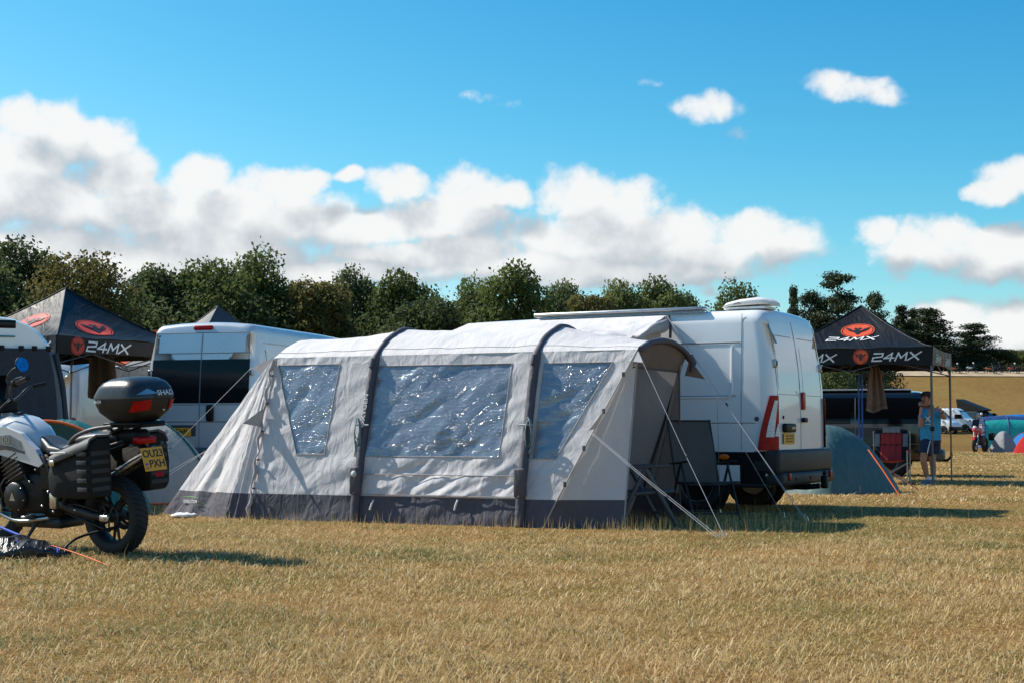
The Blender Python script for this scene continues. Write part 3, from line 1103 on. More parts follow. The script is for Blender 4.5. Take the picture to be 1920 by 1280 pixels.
def build_awning():
    root = thing('awning', 'long grey inflatable drive-away awning with three clear windows, pitched beside the white van', 'awning', tuple(AWN_P0), -AWN_A)
    inv = Matrix.Rotation(AWN_A, 4, 'Z') @ Matrix.Translation(-AWN_P0)

    def L(u, v, z):
        return Vector((-u, v, z))
    zs_, vs_ = [0, .3, .9, 1.5, 1.84], [0, .05, .20, .36, .47]

    def vf(z):
        return interp(zs_, vs_, z)

    def uz(px, py):
        o, d = inv @ EYEV, (inv.to_3x3() @ ray(px, py))
        v = .2
        for _ in range(12):
            t = (v - o.y) / d.y
            p = o + d * t
            v = vf(min(1.84, max(0, p.z)))
        return -p.x, p.z
    BEAMS = (1.02, 3.0)
    U_END = 4.35

    def ridge(u):
        return interp([-.2, 1.02, 3.0, 4.4], [1.955, 2.15, 2.17, 2.09], u)

    def sag(u):
        for a, b in ((-.15, 1.02), (1.02, 3.0), (3.0, U_END)):
            if a <= u <= b:
                return math.sin(math.pi * (u - a) / (b - a))
        return 0

    def wr(u, z, k=1.0):
        a = nz(u * 1.6 + z * 2.2, z * 1.1 - u * .5, 3.1) * .016
        b = nz(u * 5 + z * 7.5, z * 3 - u * 2.2, 7.7) * .0085
        c = nz(u * 13 + z * 16, z * 6 - u * 6, 1.3) * .0036
        return (a + b + c) * k

    def S(u, z, off=0., k=1.0):
        return L(u, vf(z) - off + .018 * sag(u) * math.sin(math.pi * min(1, z / 1.84)) - wr(u, z, k), z)

    def block(mb, c00, c10, c11, c01, nu, nv, off=0., k=1.0, fn=None):
        fn = fn or S
        mb.grid(lambda s, t: fn(lerp(lerp(c00[0], c10[0], s), lerp(c01[0], c11[0], s), t), lerp(lerp(c00[1], c10[1], s), lerp(c01[1], c11[1], s), t), off, k), nu, nv)

    def rightedge(z):
        return .75 - .87 * z / 1.84
    SK = .29
    bays = [  # left edge, right edge, window corners (TL TR BR BL)
        (lambda z: U_END, lambda z: BEAMS[1], [(523, 681), (637, 686), (607, 855), (555, 847)]),
        (lambda z: BEAMS[1], lambda z: BEAMS[0], [(698, 685), (961, 682), (935, 857), (664, 854)]),
        (lambda z: BEAMS[0], rightedge, [(1021, 680), (1149, 679), (1041, 858), (998, 860)])]
    for bi, (ul, ur, wc) in enumerate(bays):
        tl, tr, br, bl = [uz(*c) for c in wc]
        zt, zb = (tl[1] + tr[1]) / 2, (bl[1] + br[1]) / 2
        zt = min(zt, 1.76)

        def cols(z):
            t = (z - zb) / (zt - zb)
            t = max(-.45, min(1.2, t))
            a, b = lerp(bl[0], tl[0], t), lerp(br[0], tr[0], t)
            if bi == 2:
                b = max(b, ur(z) + .035)
                a = max(a, b + .04)
            return [ul(z), a, b, ur(z)]
        rows = [0, SK, zb, zt, 1.84]
        wall, skirt, win, hem = MB(), MB(), MB(), MB()
        for r in range(4):
            z0, z1 = rows[r], rows[r + 1]
            c0, c1 = cols(z0), cols(z1)
            for c in range(3):
                q = ((c0[c], z0), (c0[c + 1], z0), (c1[c + 1], z1), (c1[c], z1))
                nu = 8 if c != 1 else (50 if bi == 1 else 28)
                nv = 8 if r == 0 else (30 if r in (1, 2) else 6)
                mb = skirt if r == 0 else (win if (r == 2 and c == 1) else wall)
                block(mb, *q, nu, nv, .0 if mb is not win else -.004, 1.3 if mb is not win else 2.2)
        wall.build('wall_panel', M['awn_light'], root)
        skirt.build('skirt', M['awn_dark'], root)
        win.build('window', M['film'], root)
        for (a, b) in ((0, 1), (1, 2), (2, 3), (3, 0)):
            cor = [(cols(zb)[1], zb), (cols(zb)[2], zb), (cols(zt)[2], zt), (cols(zt)[1], zt)]
            p, q = cor[a], cor[b]
            hem.tube([S(lerp(p[0], q[0], t), lerp(p[1], q[1], t), .003) for t in np.linspace(0, 1, 14)], .006, 5)
        hem.build('window_hem', M['awn_mid'], root)
    # the rolled lower flap of the middle bay and its seam
    mb = MB()
    block(mb, (2.97, .315), (1.09, .315), (1.09, .52), (2.93, .52), 70, 14, .022, 3.4)
    mb.build('door_flap', M['awn_light'], root)
    mb = MB()
    block(mb, (2.86, .53), (1.12, .53), (1.16, .70), (2.83, .70), 60, 10, .012, 2.6)
    mb.build('lower_flap', M['awn_light'], root)
    for z, a, b in ((.525, 2.95, 1.09), (.305, 2.98, 1.08)):
        MB().tube([S(lerp(a, b, t), z, .026) for t in np.linspace(0, 1, 40)], .006, 5).build('seam', M['awn_mid'], root)
    for px in (702, 860):
        u, z = uz(px, 940)
        MB().tube([S(u, z + .02, .03), S(u + .01, z - .03, .05), S(u + .025, z - .085, .045)], .011, 6).build('toggle', M['white_print'], root)

    # roof
    def RF(u, a, off=0.):
        e = math.sin(math.pi * a) ** .8 if 0 < a < 1 else 0
        dn = .030 * sag(u) * e
        z = 1.84 + (ridge(u) - 1.84) * e - dn + off + (nz(u * 3 + a * 5, a * 4 - u) * .012 + nz(u * 8 + a * 12, a * 9 - u * 3, 5) * .006) * (1 if .02 < a < .98 else 0)
        return L(u, .47 + 1.56 * a + (off * -.6 if a < .2 else 0), z)
    ue = [-.15, BEAMS[0], BEAMS[1], U_END]
    for a, b in zip(ue[:-1], ue[1:]):
        MB().grid(lambda s, t: RF(lerp(b, a, s), t), 44, 44).build('roof_panel', M['awn_roof'], root)
    # pale eaves strip with its seam
    MB().tube([RF(lerp(U_END, -.15, t), .05, .002) for t in np.linspace(0, 1, 90)], .004, 5).build('seam', M['awn_light'], root)
    # air beams
    for i, u in enumerate(BEAMS):
        path = [S(u + .0, z, .022, 0) for z in np.linspace(.30, 1.80, 16)] + [RF(u, a, -.004) for a in np.linspace(0.04, .96, 30)]
        path += [L(u, 2.5 - vf(z) + .022, z) for z in np.linspace(1.78, .30, 10)]
        b = MB().tube(path, [.050] * 16 + [.036] * 30 + [.05] * 10, 12).build('air_beam', M['beam'], root)
        MB().tube([S(u, .02, .01, 0), S(u, .16, .012, 0), S(u, .30, .014, 0)], .052, 10).build('beam_foot', M['awn_dark'], b)
        p = S(u, .46, .07, 0)
        MB().rbox((0, 0, 0), (.13, .07, .30), .02, 3, Matrix.Translation(p)).build('valve_pocket', M['beam'], b)
        if i == 1:
            MB().lathe([(.035, 0), (.035, .008), (.0, .01)], 18, Matrix.Translation(p + Vector((0, -.036, .07))) @ Matrix.Rotation(R(90), 4, 'X')).build('valve_cap', M['rope'], b)
        MB().tube([S(u, 1.90 - .1, .075, 0), S(u, 1.70, .08, 0)], .03, 6).build('beam_clip', M['awn_dark'], b)
        # hank of guy rope tied to the beam
        hank = MB()
        for k in range(4):
            c = S(u + (.055 if i else -.035), 1.02 - .02 * k, .085 + .006 * k, 0)
            hank.tube([c + Vector((.035 * math.cos(t) + .006 * k, .01 * math.sin(3 * t + k), (.12 + .03 * k) * math.sin(t) - .02 * k)) for t in np.linspace(0, 6.28, 18)], .006, 5)
        hank.build('rope_hank', M['rope_teal'], b)
        MB().tube([S(u + d, 1.06, .085, 0) for d in (-.075, 0, .075)], .010, 6).build('strap', M['rope'], b)
    T = frame(S(3.0, 1.22, .083, 0), (-.02, .17, .9), (1, 0, 0))
    T = frame(S(3.0, 1.22, .088, 0), (S(3.0, 1.5, 0, 0) - S(3.0, .9, 0, 0)), (1, .0, 0))
    T = T @ Matrix.Rotation(R(180), 4, 'X') if (T.to_3x3() @ Vector((0, 0, 1))).y > 0 else T
    put_text('OXYGEN', .075, T, M['white_print'], root, sx=1.25, depth=.004)

    # left end: panels pulled out to the pegs
    A, A2 = (4.40, .47, 1.84), (4.40, 2.03, 1.84)

    def line(c, top):
        return lambda z: Vector(c).lerp(Vector(top), z / 1.84)
    lines = [lambda z: Vector((U_END, vf(z), z)), line((4.72, -.02, 0), A), line((5.95, .45, 0), A), line((5.95, 2.1, 0), A2), line((4.72, 2.52, 0), A2),
             lambda z: Vector((U_END, 2.5 - vf(z), z))]
    nrms = [Vector((0, -1, .2)), Vector((.5, -.8, .3)), Vector((.8, 0, .5)), Vector((.5, .8, .3)), Vector((0, 1, .2))]
    for i in range(5):
        def fn(u, z, off, k, i=i):
            p = lines[i](z).lerp(lines[i + 1](z), u)
            e = math.sin(math.pi * u) * (1 - z / 1.95)
            w = (.030 * math.sin(u * 15 + 3 * nz(u * 3, z * 1.2, i)) + .02 * nz(u * 9 + z * 2, z * 2.2, 4 + i)) * e + .008 * nz(u * 14, z * 9, i)
            if i == 0:
                w *= .8
            p = p + nrms[i] * w
            return L(p.x, p.y, max(0.0, p.z))
        a, b = MB(), MB()
        block(a, (0, SK), (1, SK), (1, 1.84), (0, 1.84), 40, 40, fn=fn)
        block(b, (0, 0), (1, 0), (1, SK), (0, SK), 40, 8, fn=fn)
        a.build('end_panel', M['awn_light'], root)
        b.build('end_skirt', M['awn_dark'], root)
        if i == 1:
            P = fn(.66, .155, 0, 1) + nrms[1] * .045
            P = L(-P.x, P.y, P.z)
            X = fn(.5, .15, 0, 1) - fn(.8, .15, 0, 1)
            T = frame(P, X, (0, -.05, 1))
            put_text('REVOLUTION', .055, T, M['white_print'], root, shear=.2, depth=.003, bold=.001)
            M['green_print'] = mat('green_print', (.16, .42, .06), .6)
            sw = MB()
            sw.tube([T @ Vector((.22 * math.cos(t), .038 + .02 * math.sin(t), .004)) for t in np.linspace(.2, 2.6, 12)], [.001 + .003 * math.sin(math.pi * k / 11) for k in range(12)], 5)
            sw.tube([T @ Vector((.06 + .16 * math.cos(t), -.01 + .045 * math.sin(t), .004)) for t in np.linspace(-1.2, .6, 10)], [.001 + .003 * math.sin(math.pi * k / 9) for k in range(10)], 5)
            sw.build('emblem', M['green_print'], root)
    MB().grid(lambda s, t: RF(U_END, s).lerp(L(*Vector(A).lerp(Vector(A2), s)), t) + Vector((-.10 * math.sin(math.pi * t) * math.sin(math.pi * s), 0, 0)), 30, 8).build('gable', M['awn_roof'], root)
    # zip fold and guy flaps on the left
    MB().tube([L(U_END + .02 + .02 * math.sin(k * 1.7), vf(z) - .03 - .012 * math.sin(k * 2.3), z) for k, z in enumerate(np.linspace(.05, 1.82, 26))],
              [.016 + .008 * math.sin(k * 1.1) for k in range(26)], 7).build('zip_fold', M['awn_mid'], root)
    for k in range(5):
        z = .35 + .32 * k
        MB().box((0, 0, 0), (.03, .02, .02), Matrix.Translation(L(U_END - .02, vf(z) - .05, z))).build('toggle', M['awn_dark'], root)

    def flap(tip, a, b, nm='guy_flap', m='awn_mid'):
        MB().add([tip, a, b, tip + Vector((.004, .008, 0)), a + Vector((.004, .008, 0)), b + Vector((.004, .008, 0))],
                 [(0, 1, 2), (5, 4, 3), (0, 3, 4, 1), (1, 4, 5, 2), (2, 5, 3, 0)]).build(nm, M[m], root)

    def loc(p):
        return inv @ p
    e0 = line((5.95, .45, 0), A)
    ft1 = loc(AT(470, 690, 17.75))
    flap(ft1, L(*e0(1.66)), L(*e0(1.84)), m='awn_dark')
    ft2 = loc(AT(385, 846, 17.9))
    flap(ft2, L(*e0(.62)), L(*e0(.95)))
    ft3 = L(U_END + .12, -.02, 1.08)
    flap(ft3, L(U_END + .02, vf(1.0) - .02, 1.04), L(U_END + .02, vf(1.2) - .02, 1.26))

    # right end: side panels, hood and doorway
    def D(z, far=False):
        v = vf(z)
        return Vector((rightedge(z), 2.5 - v if far else v, z))

    def E(z, far=False):
        t = z / 1.84
        v = lerp(.34, .58, t)
        return Vector((lerp(.0, -.08, t), 2.5 - v if far else v, z))
    for far in (False, True):
        def fn(u, z, off, k, far=far):
            p = D(z, far).lerp(E(z, far), u) + Vector((0, (.008 * nz(u * 6 + z * 4, z * 2, 2) + .02 * math.sin(math.pi * u)) * (-1 if far else 1), 0))
            return L(*p)
        a, b = MB(), MB()
        block(a, (0, SK), (1, SK), (1, 1.84), (0, 1.84), 16, 40, fn=fn)
        block(b, (0, 0), (1, 0), (1, SK), (0, SK), 16, 6, fn=fn)
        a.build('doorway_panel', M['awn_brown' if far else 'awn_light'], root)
        b.build('doorway_skirt', M['awn_dark'], root)
        MB().tube([L(*E(z, far)) for z in np.linspace(0, 1.84, 12)], .010, 6).build('doorway_hem', M['awn_mid' if not far else 'awn_brown'], root)
        if far:
            MB().tube([L(*(D(z, True).lerp(E(z, True), .32) + Vector((0, -.03, 0)))) for z in np.linspace(.3, 1.75, 14)], .022, 8).build('rolled_door', M['awn_mid'], root)
            MB().tube([L(*(D(z, True).lerp(E(z, True), .12) + Vector((0, -.03, 0)))) for z in np.linspace(.3, 1.75, 14)], .016, 8).build('zip_strip', M['awn_dark'], root)
        else:
            MB().tube([L(*(D(z) + Vector((0, -.008, 0)))) for z in np.linspace(.0, 1.84, 24)], .008, 5).build('seam', M['awn_mid'], root)
            for z in (.45, .82, 1.2, 1.58):
                MB().box((0, 0, 0), (.025, .02, .05), Matrix.Translation(L(*D(z)) + Vector((0, -.02, 0)))).build('toggle', M['awn_dark'], root)
    # hood over the doorway
    MB().tube([RF(-.15, a, .0) for a in np.linspace(0, 1, 30)], .034, 8).build('hood_edge', M['awn_dark'], root)
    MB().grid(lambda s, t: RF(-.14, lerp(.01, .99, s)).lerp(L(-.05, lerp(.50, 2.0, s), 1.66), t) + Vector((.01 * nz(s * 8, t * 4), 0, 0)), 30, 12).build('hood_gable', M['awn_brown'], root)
    MB().tube([L(-.055, lerp(.50, 2.0, s), 1.66) for s in (0, .25, .5, .75, 1)], .012, 6).build('gable_hem', M['awn_brown'], root)
    MB().tube([RF(-.15, .995), L(-.19, 2.08, 1.76), L(-.17, 2.06, 1.66)], [.05, .045, .02], 8).build('hood_corner', M['awn_dark'], root)
    ftN = L(-.20, .40, 1.70)
    flap(ftN, L(-.13, .45, 1.82), L(-.02, .43, 1.72), m='awn_light')
    ftM = loc(AT(1103, 807, 15.25))
    flap(ftM, L(rightedge(1.02), vf(1.02) - .02, 1.02), L(rightedge(1.24), vf(1.24) - .01, 1.24), m='awn_light')
    ftF = L(-.30, 2.16, 1.58)
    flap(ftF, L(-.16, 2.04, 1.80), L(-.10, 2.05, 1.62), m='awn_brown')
    # back wall and added dark floor sheet
    mb = MB()
    mb.grid(lambda s, t: L(lerp(U_END, rightedge(1.84 * t), s), 2.5 - vf(1.84 * t) + .01 * nz(s * 12, t * 5), 1.84 * t), 40, 20)
    mb.build('back_wall', M['awn_mid'], root)
    MB().box((-2.25, 1.25, .008), (4.1, 2.2, .008)).build('darkening_sheet', M['awn_dark'], root)  # dark sheet added over the grass to darken the awning's inside
    # fabric tunnel to the van roof rail

    def van_pt(s, z, out=.03):
        return loc(VAN_CORNER + VAN_F * s - VAN_W * out + Vector((0, 0, z)))

    def tun(s, t):
        a = van_pt(lerp(4.25, 1.38, s), 2.425)
        b = RF(lerp(3.9, .62, s), .72)
        p = a.lerp(b, t)
        p.z -= .10 * math.sin(math.pi * t) + (.05 * nz(s * 9 + t * 4, t * 5) + .03 * nz(s * 20 + t * 9, t * 8, 3)) * math.sin(math.pi * min(1, t * 1.2)) * (.4 + s)
        if t > .75:
            p.z += .02
        return p
    MB().grid(tun, 60, 24).build('tunnel_roof', M['awn_roof'], root)

    def tside(s, t):
        a = van_pt(1.40 + .05 * math.sin(t * 9), 2.42 * (1 - t), .03)
        b = L(.70, 2.5 - vf(1.84 * (1 - t)), 2.0 * (1 - t))
        p = a.lerp(b, s)
        k = math.sin(math.pi * s)
        return p + Vector((.06 * k * math.sin(s * 14 + t * 2), .04 * k * nz(s * 7, t * 5), -.04 * k * (1 - t)))
    MB().grid(tside, 24, 30).build('tunnel_side', M['awn_mid'], root)
    # bunched cloth at the corner of the tunnel
    bp = [van_pt(1.36, 2.42), van_pt(1.36, 2.30, .08), loc(AT(1222, 618, 17.9)), loc(AT(1196, 636, 17.5))]
    MB().tube(smooth_path(bp, 6), [.03 + .05 * math.sin(math.pi * min(1, k / 14)) for k in range(19)], 9, flat=.7).build('bunched_cloth', M['awn_mid'], root)
    MB().tube([van_pt(1.33, 2.42), van_pt(1.30, 2.28, .05), van_pt(1.31, 2.14, .04)], .018, 6).build('strap', M['awn_dark'], root)
    # guy ropes with their pegs

    def guy(a, px, py, z1=0.0, r=.0026, col='rope', slider=.55):
        d = F_PX * EYE / (py - HOR)
        e = loc(GND(px, d))
        g = MB().tube([a, a.lerp(e, .5) + Vector((0, 0, -.015)), e], r, 5).build('guy_rope', M[col], root)
        MB().tube([e + Vector((0, 0, .06)), e + Vector((.02, 0, -.05))], .006, 5).build('peg', M['metal'], g)
        if slider:
            q = a.lerp(e, slider)
            MB().tube([q, q.lerp(e, .02)], .012, 6).build('slider', M['awn_dark'], g)
    guy(ftN, 1357, 1004)
    guy(ftM, 1346, 1008, slider=.62)
    guy(ftM + Vector((.01, 0, .01)), 1350, 1006, slider=0)
    guy(ftF, 1468, 968, slider=0)
    guy(van_pt(1.34, 2.40, .06), 1512, 976, r=.0035, slider=.45)
    guy(van_pt(1.34, 2.42, .06), 1506, 972, slider=0)
    guy(loc(AT(1345, 758, 17.3)), 1349, 962, r=.003, col='rope_teal', slider=0)
    guy(ft1, 216, 943)
    guy(ft2, 226, 944)
    guy(ft2 + Vector((0, 0, .01)), 212, 940, slider=0)
    guy(ft3, 326, 968, r=.003, slider=0)


build_awning()
# ------------------------------------------------------------------ vans
M['bumper'] = mat('bumper', (.036, .034, .032), .55, spec=.3, var=.12, vscale=6, bump=.1, bscale=200)
def wheel(parent, x, y, r=.34, w=.22, side=-1, name='wheel', spokes=5, rim='alloy'):
    T = Matrix.Translation((x, y, r)) @ Matrix.Rotation(R(90) * side, 4, 'Y')
    t = MB().lathe([(r * .62, -w / 2), (r * .90, -w / 2), (r * .985, -w * .36), (r, -w * .2), (r, w * .2), (r * .985, w * .36), (r * .90, w / 2), (r * .62, w / 2), (r * .6, 0)], 32, T, True).build('tyre', M['tyre'], None)
    e = bpy.data.objects.new(name, None)
    COL.objects.link(e)
    e.parent = parent
    t.parent = e
    mb = MB().lathe([(r * .60, w * .30), (r * .63, w * .46), (r * .60, w * .48), (r * .56, w * .2), (r * .56, -w * .2)], 32, T)
    mb.lathe([(0, w * .36), (r * .14, w * .36), (r * .16, w * .28)], 20, T)
    for k in range(spokes):
        a = 2 * math.pi * k / spokes
        mb.box((r * .36, 0, w * .28), (r * .46, r * .13, w * .10), T @ Matrix.Rotation(a, 4, 'Z'))
    mb.build('rim', M[rim], e)
    MB().lathe([(r * .57, -w * .1), (0, -w * .08)], 24, T).build('brake_disc', M['dark_metal'], e)
    return e


class Van:
    """lofted panel van in local axes: x right, y forward from the rear, z up"""

    def __init__(s, name, label, group, corner, ang, L=5.5, W=2.07, H=2.5, paint='white_paint', lean=.20, corner_side=-1, tumble=.10, hood=1.25, zbot=.33, cr=.20, roofcrown=.04):
        s.L, s.W, s.H, s.lean, s.tumble, s.cr = L, W, H, lean, tumble, cr
        right = Vector((math.cos(ang), math.sin(ang), 0))
        base = Vector(corner) - right * (W / 2) * corner_side
        s.root = thing(name, label, 'van', tuple(base), ang, group)
        w = W / 2

        def section(y, k=1.0, top=H, bot=zbot, ins=0.0):
            pts = []
            hz_ = [bot + (top - cr - bot) * t for t in (0, .04, .2, .4, .6, .8, 1)]
            left = [(-s.side(z) + ins, z) for z in hz_]
            xr = s.side(top - cr)
            arc = [(-(xr - cr) - cr * math.cos(a) + ins * .7, top - cr + cr * math.sin(a) - ins * .7) for a in [R(t) for t in (15, 30, 45, 60, 75, 90)]]
            xi = xr - cr
            crown = [(-xi * t, top + roofcrown * (1 - t * t) - ins * .7) for t in (.6, .2)]
            half = left + arc + crown
            half[0] = (half[0][0] + .04, half[0][1])
            pts = half + [(-x, z) for x, z in half[::-1]]
            return pts
        rings = []
        zc = H * .55
        base_sec = section(0, ins=.12)
        for k in (.05, .35, .65, .9):
            rings.append([(x * k, s.rear(zc + (z - zc) * k), zc + (z - zc) * k) for x, z in base_sec])
        for y, ins in ((0, .12), (.012, .07), (.04, .03), (.09, .008), (.16, 0)):
            rings.append([(x, y + s.rear(z), z) for x, z in section(0, ins=ins)])
        for y in (.5, 1.0, 1.5, 2.0, 2.5, 3.0):
            rings.append([(x, y + s.rear(z) * max(0, 1 - y / 1.2), z) for x, z in section(y)])
        for y, t in ((L - 2.0, H - .02), (L - 1.75, H - .16), (L - 1.45, H - .42), (L - 1.05, H - .88), (L - .8, hood + .06), (L - .4, hood - .08), (L - .12, hood - .24), (L, hood - .45)):
            if t < hood + .5:
                rings.append([(x * (.97 if y < L - .2 else .88), y, z) for x, z in section(y, top=max(t, zbot + .3))])
            else:
                rings.append([(x, y, z) for x, z in section(y, top=t)])
        mb = MB().loft(rings, True, True)
        s.body = mb.build('body', M[paint], s.root)

    def side(s, z):
        t = max(0.0, (z - 1.0) / (s.H - 1.0))
        return s.W / 2 - s.tumble * t * t - .03 * max(0, (.7 - z))

    def rear(s, z):
        return s.lean * max(0, (z - 1.25) / (s.H - 1.25)) ** 2 + .02 * max(0, .7 - z)

    def sp(s, y, z, out=0.0, sgn=-1):
        return Vector((sgn * (s.side(z) + out), y, z))

    def rp(s, x, z, out=0.0):
        return Vector((x, s.rear(z) - out, z))

    def side_line(s, pts, r=.0045, m='seam', name='seam', sgn=-1):
        P = []
        for a, b in zip(pts[:-1], pts[1:]):
            for t in np.linspace(0, 1, 9)[:-1]:
                P.append(s.sp(lerp(a[0], b[0], t), lerp(a[1], b[1], t), 0, sgn))
        P.append(s.sp(*pts[-1], 0, sgn))
        return MB().tube(P, r, 5).build(name, M[m], s.root)

    def rear_line(s, pts, r=.0035, m='seam', name='seam'):
        P = []
        for a, b in zip(pts[:-1], pts[1:]):
            for t in np.linspace(0, 1, 9)[:-1]:
                P.append(s.rp(lerp(a[0], b[0], t), lerp(a[1], b[1], t)))
        P.append(s.rp(*pts[-1]))
        return MB().tube(P, r, 5).build(name, M[m], s.root)

    def rear_panel(s, poly, out, name, m, parent=None, n=8):
        """a thin panel on the rear: poly = (xl, xr, z0, z1)"""
        xl, xr, z0, z1 = poly
        mb = MB()
        mb.grid(lambda a, b: s.rp(lerp(xl, xr, a), lerp(z0, z1, b), out), n, n)
        rim = [s.rp(lerp(xl, xr, t), z0, out) for t in np.linspace(0, 1, n + 1)] + [s.rp(xr, lerp(z0, z1, t), out) for t in np.linspace(0, 1, n + 1)] + \
              [s.rp(lerp(xr, xl, t), z1, out) for t in np.linspace(0, 1, n + 1)] + [s.rp(xl, lerp(z1, z0, t), out) for t in np.linspace(0, 1, n + 1)]
        mb.loft([rim, [p + Vector((0, out + .01, 0)) for p in rim]], smooth=False)
        return mb.build(name, M[m], parent or s.root)

    def side_panel(s, poly, out, name, m, sgn=-1, n=8):
        y0, y1, z0, z1 = poly
        mb = MB()
        mb.grid(lambda a, b: s.sp(lerp(y0, y1, a), lerp(z0, z1, b), out, sgn), n, n)
        rim = [s.sp(lerp(y0, y1, t), z0, out, sgn) for t in np.linspace(0, 1, n + 1)] + [s.sp(y1, lerp(z0, z1, t), out, sgn) for t in np.linspace(0, 1, n + 1)] + \
              [s.sp(lerp(y1, y0, t), z1, out, sgn) for t in np.linspace(0, 1, n + 1)] + [s.sp(y0, lerp(z1, z0, t), out, sgn) for t in np.linspace(0, 1, n + 1)]
        mb.loft([rim, [p + Vector((-sgn * (out + .01), 0, 0)) for p in rim]], smooth=False)
        return mb.build(name, M[m], s.root)

    def hinge(s, x, z, side=False):
        T = Matrix.Translation(s.rp(x, z, .0))
        h = MB().rbox((0, -.012, 0), (.07, .045, .10), .012, 2, T).build('hinge', M['alloy'], s.root)
        MB().tube([T @ Vector((-.01, -.04, -.03)), T @ Vector((-.01, -.04, .03))], .008, 6).build('hinge_pin', M['black_plastic'], h)

    def cab(s, glass='dark_glass'):
        L, H = s.L, s.H
        for sg in (-1, 1):
            s.side_panel((L - 2.0, L - 1.25, 1.32, 1.75), .006, 'cab_window', glass, sg, 4)
            MB().rbox((sg * (s.W / 2 + .12), L - 1.25, 1.5), (.14, .12, .3), .04, 3).build('mirror', M['black_plastic'], s.root)
            MB().rbox((sg * (s.W / 2 - .22), L - .12, .78), (.3, .16, .24), .06, 3).build('headlight', M['clear_lens'], s.root)
        MB().grid(lambda a, b: (lerp(-.82, .82, a) * lerp(1, .9, b), lerp(L - .92, L - 1.62, b), lerp(1.24, s.H - .26, b) + .06), 8, 8).build('windscreen', M[glass], s.root)
        MB().rbox((0, L - .02, .50), (s.W - .1, .22, .36), .08, 3).build('front_bumper', M['black_plastic'], s.root)
        for sg in (-1, 1):
            for y in (.98, L - .95):
                MB().lathe([(.44, 0), (.44, .012), (.40, .014), (0, .014)], 28, Matrix.Translation((sg * (s.W / 2 - .012), y, .36)) @ Matrix.Rotation(R(90) * sg, 4, 'Y')).build('wheel_arch', M['black_plastic'], s.root)
                wheel(s.root, sg * (s.W / 2 - .10), y, side=sg)


def plate(parent, T, txt, w=.52, h=.111, name='number_plate', size=.082, sx=1.0, shape=None):
    p = MB().rbox((0, 0, 0), (w, h, .008), .012, 2, T).build(name, M['plate_yellow'], parent)
    if txt:
        put_text(txt, size, T @ Matrix.Translation((0, 0, .006)), M['ink'], p, sx=sx, depth=.002, bold=.0015)
    return p


